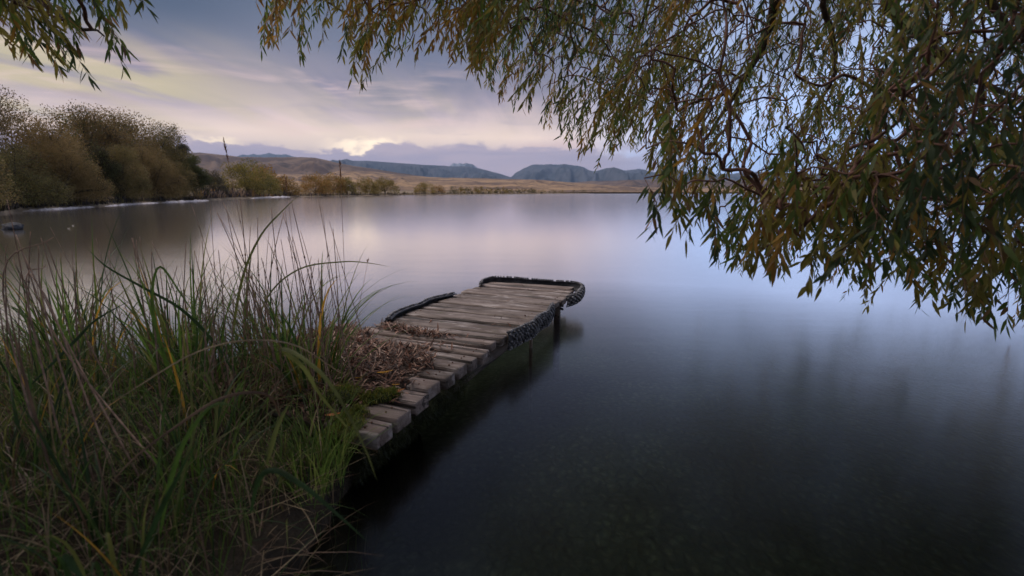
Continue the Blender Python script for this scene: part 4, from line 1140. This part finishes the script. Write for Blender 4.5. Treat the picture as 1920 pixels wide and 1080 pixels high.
# ------------------------------------------------------------------ far trees
FT = {}
def fm(key, col):
    if key not in FT: FT[key] = leafmat('crown_' + key, col, .45, .3, .7, .6)
    return FT[key]
fm('brown', (.185, .125, .05)); fm('olive', (.135, .11, .04)); fm('green', (.08, .09, .03)); fm('yellow', (.21, .165, .04)); fm('orange', (.28, .155, .045)); fm('grey', (.10, .085, .06)); fm('dark', (.045, .036, .018))
M_FTR = flatnoise('far_bark', (.03, .024, .02), (.07, .055, .045), 1.5, .95, None)
GG = 'willow grove on the left shore'
def far_tree(u, top_v, hw, back_k, mix, label, n=2600, dens_=1.0, group='willows along the far shore', name='shore_tree', cat='tree', squash=1.0, base_v=None, lobes=26):
    s0 = shore(u) * back_k; Y = s0[1]; x = s0[0]
    zb = .2 + (back_k - 1) * 3
    top = at(u, top_v, Y)[2]; Hh = top - zb; rw = hw * Y / (F * CP) * 1.15
    root = empty(name, (x, Y, zb), label, cat, group)
    # limbs
    tb = TB(); nl = 7 if Hh > 3 else 4
    tb.tube([(0, 0, -.1), (.02 * Hh, 0, Hh * .12), (0, .02 * Hh, Hh * .3)], [Hh * .035, Hh * .028, Hh * .02], 7)
    cs = []
    for k in range(lobes):
        a = random.uniform(0, 2 * PI); el_ = math.asin(random.uniform(-.05, 1)) if k else 1.2
        rr = random.uniform(.55, .80) if k % 3 else random.uniform(.15, .5)
        c = np.array((math.cos(a) * math.cos(el_) * rw * rr, math.sin(a) * math.cos(el_) * rw * rr * .9, Hh * (.10 + (.68 * rr + .04) * max(0, math.sin(el_)) / .8 * 1.02 + .06 * random.random())))
        rad = min(rw, Hh * .6) * (random.uniform(.26, .42) if group != GG else random.uniform(.28, .50))
        cs.append((c, rad))
    for k in range(nl * (9 if group == GG else 2)):
        c, rad = cs[k % len(cs)]; m_ = c * .45 + np.array((0, 0, Hh * .1)) + RNG.normal(0, Hh * .02, 3)
        tb.tube(smooth_path([(0, 0, Hh * .1), m_, c], 6), np.linspace(Hh * .011, Hh * .003, 6), 4)
        if group == GG:
            for _ in range(4):
                e = c + unit(RNG.normal(0, 1, 3) + unit(c) * 1.4 + np.array((0, 0, .7))) * rad * random.uniform(.6, .95)
                tb.tube([c, (c + e) / 2 + RNG.normal(0, rad * .06, 3), e], [Hh * .0032, Hh * .002, Hh * .001], 3)
    link('trunk', tb.mesh('trunk'), M_FTR, root)
    C = np.array([c for c, _ in cs]); Rr = np.array([r for _, r in cs]); m = int(n * 2.4)
    pick = RNG.choice(len(cs), m, p=Rr ** 2 / (Rr ** 2).sum())
    d = unit(RNG.normal(0, 1, (m, 3))); d[:, 2] = d[:, 2] * .8 + .15
    rad = Rr[pick] * RNG.random(m) ** .45 * U(.8, 1.05, m)
    P = C[pick] + d * rad[:, None] * np.array((1, 1, squash))
    dm = RNG.random(m) < (.5 if group != GG else .18)
    dd = unit(RNG.normal(0, 1, (m, 3))); dd[:, 2] = np.abs(dd[:, 2])
    rr_ = RNG.random(m) ** .22 * (1 + .13 * np.sin(dd[:, 0] * 7 + u) * np.cos(dd[:, 1] * 6 + dd[:, 2] * 5))
    PD = np.stack([dd[:, 0] * rw * .92 * rr_, dd[:, 1] * rw * .85 * rr_, Hh * (.04 + .90 * dd[:, 2] * rr_)], -1)
    P = np.where(dm[:, None], PD, P); d = np.where(dm[:, None], dd, d)
    P[:, 2] = np.where(P[:, 2] < .02 * Hh, U(.02, .25, m) * Hh, P[:, 2])
    dirn = unit(d * .7 + unit(P - np.array((0, 0, Hh * .15))) * .8 + RNG.normal(0, .45, (m, 3)))
    sz = Hh * (U(.016, .040, m) if group == GG else U(.018, .055, m)) * (2600 / m) ** (.35 if group == GG else .36)
    side = unit(np.cross(dirn, RNG.normal(0, 1, (m, 3)))) * (sz * U(.32, .75, m))[:, None]
    Vt = np.stack([P - side, P + dirn * sz[:, None] * .45 + side * .9, P + dirn * sz[:, None] * .95, P - dirn * sz[:, None] * .3 + side * .5], 1).reshape(-1, 3)
    Vt = Vt.reshape(m, 4, 3)
    b = np.arange(m) * 4
    Q = np.stack([b, b + 3, b + 1, b + 2], -1)
    zone = RNG.choice(len(mix), len(cs)); zm = np.where(RNG.random(m) < .65, 0, zone[pick])
    zm = np.where(RNG.random(m) < .25, RNG.choice(len(mix), m), zm)
    me = mesh_np('crown', Vt.reshape(-1, 3), [Q], zm)
    link('crown', me, [FT[k] for k in mix], root)
    return root
GG = 'willow grove on the left shore'
grove = [
 (-95, 205, 95, 1.05, ['olive', 'brown'], 'willow standing cut off by the left edge of the photo'),
 (5, 176, 88, 1.30, ['brown', 'grey', 'olive'], 'tall airy willow at the far left with bare twiggy top'),
 (92, 203, 80, 1.16, ['brown', 'brown', 'olive'], 'brown willow second from the left edge of the grove'),
 (165, 186, 80, 1.42, ['brown', 'green', 'grey'], 'tall airy willow showing sky gaps in the middle of the grove'),
 (232, 194, 76, 1.34, ['brown', 'olive'], 'rounded brown willow right of the tallest airy one'),
 (290, 218, 64, 1.28, ['olive', 'brown'], 'olive willow sloping down towards the right end of the grove'),
 (342, 234, 26, 1.30, ['grey', 'green'], 'small airy grey willow top poking out near the right end of the grove'),
 (366, 288, 25, 1.10, ['green', 'green', 'olive'], 'dense green willow at the right end of the grove'),
 (38, 262, 70, 1.03, ['olive', 'dark', 'green'], 'low dark willow leaning over the water at the far left'),
 (128, 262, 62, 1.03, ['brown', 'olive', 'brown'], 'low reddish brown willow over the pale shingle'),
 (232, 268, 48, 1.05, ['olive', 'brown'], 'low brown willow in front of the middle of the grove'),
 (288, 274, 52, 1.05, ['brown', 'olive', 'brown'], 'low russet willow before the right side of the grove'),
 (338, 300, 34, 1.05, ['olive', 'brown'], 'lowest olive willow close to the right end of the grove'),
 (190, 262, 34, 1.10, ['dark', 'green'], 'dark shaded willow behind the gap in the shingle'),
]
for (u, tv, hw, bk, mixc, lab) in grove:
    far_tree(u, tv, hw, bk, mixc, lab, n=20000 if bk > 1.2 else 17000, group=GG, lobes=22)
mid = [
 (402, 318, 22, 1.12, ['grey', 'grey', 'olive'], 'greyish bare bush between the grove and the yellow green willow', 2200),
 (467, 297, 56, 1.08, ['yellow', 'olive', 'yellow', 'green'], 'big rounded yellow green willow alone on the shore', 6500),
 (495, 303, 28, 1.14, ['orange', 'yellow'], 'orange topped willow just behind the big yellow green one', 2600),
 (538, 326, 22, 1.05, ['orange', 'yellow', 'olive'], 'small golden willow right of the big yellow green one', 2200),
 (592, 323, 30, 1.05, ['orange', 'yellow', 'orange'], 'golden orange willow with a dark seed head in front', 3400),
 (625, 322, 24, 1.08, ['orange', 'yellow'], 'golden willow just right of the orange one', 2600),
 (650, 330, 18, 1.05, ['yellow', 'olive'], 'smaller yellow willow in the gap before the pair of olive gold ones', 1800),
 (685, 329, 24, 1.05, ['yellow', 'olive', 'orange'], 'left one of the pair of olive gold willows', 2600),
 (722, 330, 25, 1.05, ['yellow', 'olive', 'orange'], 'right one of the pair of olive gold willows', 2600),
 (797, 339, 20, 1.05, ['yellow', 'orange'], 'round golden willow standing after the gap in the tree line', 1800),
 (822, 345, 14, 1.05, ['orange', 'olive'], 'low orange willow touching the round golden one on its right', 900),
]
for (u, tv, hw, bk, mixc, lab, n) in mid:
    far_tree(u, tv, hw, bk, mixc, lab, n=n, squash=.9)
for u in np.concatenate([np.arange(852, 1000, 13), np.arange(1000, 1290, 19)]):
    u = float(u) + random.uniform(-3, 3); tv = float(np.interp(u, [850, 950, 1050, 1290], [347.5, 350.5, 355, 358.3])) + random.uniform(-1, 1.2)
    far_tree(u, tv, random.uniform(7, 10), 1.04, random.choice([['yellow', 'orange'], ['olive', 'yellow'], ['olive', 'grey']]),
             'small distant willow bush in the row along the far shore right of the golden willows', n=260, lobes=8, group='row of distant shore bushes', name='shore_bush', cat='bush')

# scrub and reeds (not countable)
def scrub(u0, u1, k0, k1, h0, n, mats, p, label, name='scrub', cat='scrub'):
    us = U(u0, u1, n); kk = U(k0, k1, n)
    P = np.array([np.append(shore(u) * k, .15) for u, k in zip(us, kk)])
    Y = P[:, 1]; sz = h0 * U(.4, 1.0, n) * (.6 + .5 * np.array([abs(fbm(u * .08, k * 9)) * 2 for u, k in zip(us, kk)]))
    a = U(0, 2 * PI, n)
    V, Q, rep = blades(P, a, sz, sz * U(.08, .22, n), U(0, .5, n), U(0, .9, n), seg=3)
    me = mesh_np(name, V, [Q], RNG.choice(len(mats), n, p=p)[rep])
    link(name, me, mats, kind='stuff', label=label, category=cat)
M_DK = leafmat('scrub_dark', (.045, .036, .040), .4, .1, .9, .5); M_RD = leafmat('scrub_reed', (.26, .18, .12), .4, .2, .9, .5)
scrub(368, 560, 1.02, 1.10, 1.6, 5200, [M_DK, M_RD, FT['orange']], [.55, .35, .10], 'dark scrub and pale reeds along the shore under the yellow green willow')
scrub(-40, 385, 1.00, 1.05, .9, 3600, [M_DK, FT['dark'], FT['olive']], [.5, .35, .15], 'dark undergrowth along the foot of the willow grove')
scrub(560, 1250, 1.00, 1.03, 1.3, 5200, [M_DK, M_RD, FT['olive']], [.5, .25, .25], 'low dark scrub fringing the far shore')
def patches():
    V, Q, n0 = [], [], 0
    for _ in range(150):
        u = random.gauss(860, 90) if random.random() < .75 else random.uniform(520, 565)
        Y = random.uniform(560, 1150)
        tv = np.interp(u, [500, 560, 700, 800, 1000, 1100], [327, 328, 338, 341, 345, 350]) + random.uniform(-2, 3)
        p = at(u, tv, Y); k = 7; w = random.uniform(4, 13); h = w * .3
        for a in range(k):
            th = a * 2 * PI / k; V.append((p[0] + w * math.cos(th), p[1] + w * math.sin(th), p[2] - 3))
            V.append((p[0] + w * .7 * math.cos(th), p[1] + w * .7 * math.sin(th), p[2] + h * random.uniform(.2, .6)))
        V.append((p[0], p[1], p[2] + h * .7))
        for a in range(k):
            b = (a + 1) % k
            Q.append((n0 + 2 * a, n0 + 2 * b, n0 + 2 * b + 1, n0 + 2 * a + 1)); Q.append((n0 + 2 * a + 1, n0 + 2 * b + 1, n0 + 2 * k, n0 + 2 * k))
        n0 += 2 * k + 1
    me = bpy.data.meshes.new('hillside_scrub'); me.from_pydata([tuple(map(float, v)) for v in V], [], [q if q[2] != q[3] else q[:3] for q in Q]); me.update()
    link('hillside_scrub', me, M_DK, kind='stuff', label='scattered dark scrub on the tan slope behind the far shore', category='scrub')

# rock, boulder, floating leaves
def rock(name, c, r, mat, label, seed):
    import bmesh
    bm = bmesh.new(); bmesh.ops.create_icosphere(bm, subdivisions=4, radius=1)
    for v in bm.verts:
        f = 1 + .28 * fbm(v.co.x * 1.2, v.co.y * 1.2, v.co.z * 1.2 + seed) + .05 * fbm(v.co.x * 6, v.co.y * 6, v.co.z * 6 + seed)
        v.co = Vector((v.co.x * r[0], v.co.y * r[1], v.co.z * r[2])) * f
    me = bpy.data.meshes.new(name); bm.to_mesh(me); bm.free()
    for p in me.polygons: p.use_smooth = True
    o = link(name, me, mat, label=label, category='rock'); o.location = c
rx_, ry_, _ = on_plane(16, 431)
rock('rock', (rx_, ry_ + .15, .06), (.27, .22, .16), flatnoise('wet_rock', (.012, .013, .017), (.03, .033, .042), 5, .7, (14, .7, .05), .3), 'dark wet rock sticking out of the water at the left edge', 3)
rx_, ry_, _ = on_plane(376, 375.5)
rock('boulder', (rx_, ry_, .3), (.62, .4, .32), flatnoise('pale_rock', (.36, .38, .44), (.6, .62, .68), 3, .8), 'small pale boulder on the shore at the right end of the grove', 8)
for (px, py, lab) in ((129, 429, 'pale leaf floating on the water below the grove, the nearer of two'), (137, 423.5, 'pale leaf floating on the water below the grove, the farther of two')):
    x, y, _ = on_plane(px, py); tb = TB()
    V = []; n = 8
    for q in np.linspace(-1, 1, n):
        wd = .022 * (1 - abs(q) ** 2)
        for k in (-1, 0, 1): V.append((q * .05, k * wd, .006 + .02 * q * q + abs(k) * .006))
    i = np.arange(n - 1) * 3
    Q = np.concatenate([np.stack([i, i + 1, i + 4, i + 3], -1), np.stack([i + 1, i + 2, i + 5, i + 4], -1)])
    o = link('floating_leaf', mesh_np('floating_leaf', V, [Q], smooth=True), leafmat('floating_leaf', (.5, .45, .4), .2), label=lab, category='leaf'); o.location = (x, y, .004)

# ------------------------------------------------------------------ air
def haze():
    me = bpy.data.meshes.new('haze'); a, b = 13000, 13000
    v = [(x, y, z) for z in (-5.5, 900) for y in (-b, b) for x in (-a, a)]
    me.from_pydata(v, [], [(0, 2, 3, 1), (4, 5, 7, 6), (0, 1, 5, 4), (2, 6, 7, 3), (0, 4, 6, 2), (1, 3, 7, 5)]); me.update()
    m = bpy.data.materials.new('evening_haze'); m.use_nodes = True; nt = m.node_tree
    for n in list(nt.nodes): nt.nodes.remove(n)
    o_ = nt.nodes.new('ShaderNodeOutputMaterial'); p = nt.nodes.new('ShaderNodeVolumePrincipled')
    p.inputs['Color'].default_value = (.42, .64, 1.0, 1); p.inputs['Density'].default_value = 5e-5
    nt.links.new(p.outputs[0], o_.inputs['Volume'])
    link('haze', me, m, kind='stuff', label='thin blue evening haze over the lake and hills', category='haze')
haze()
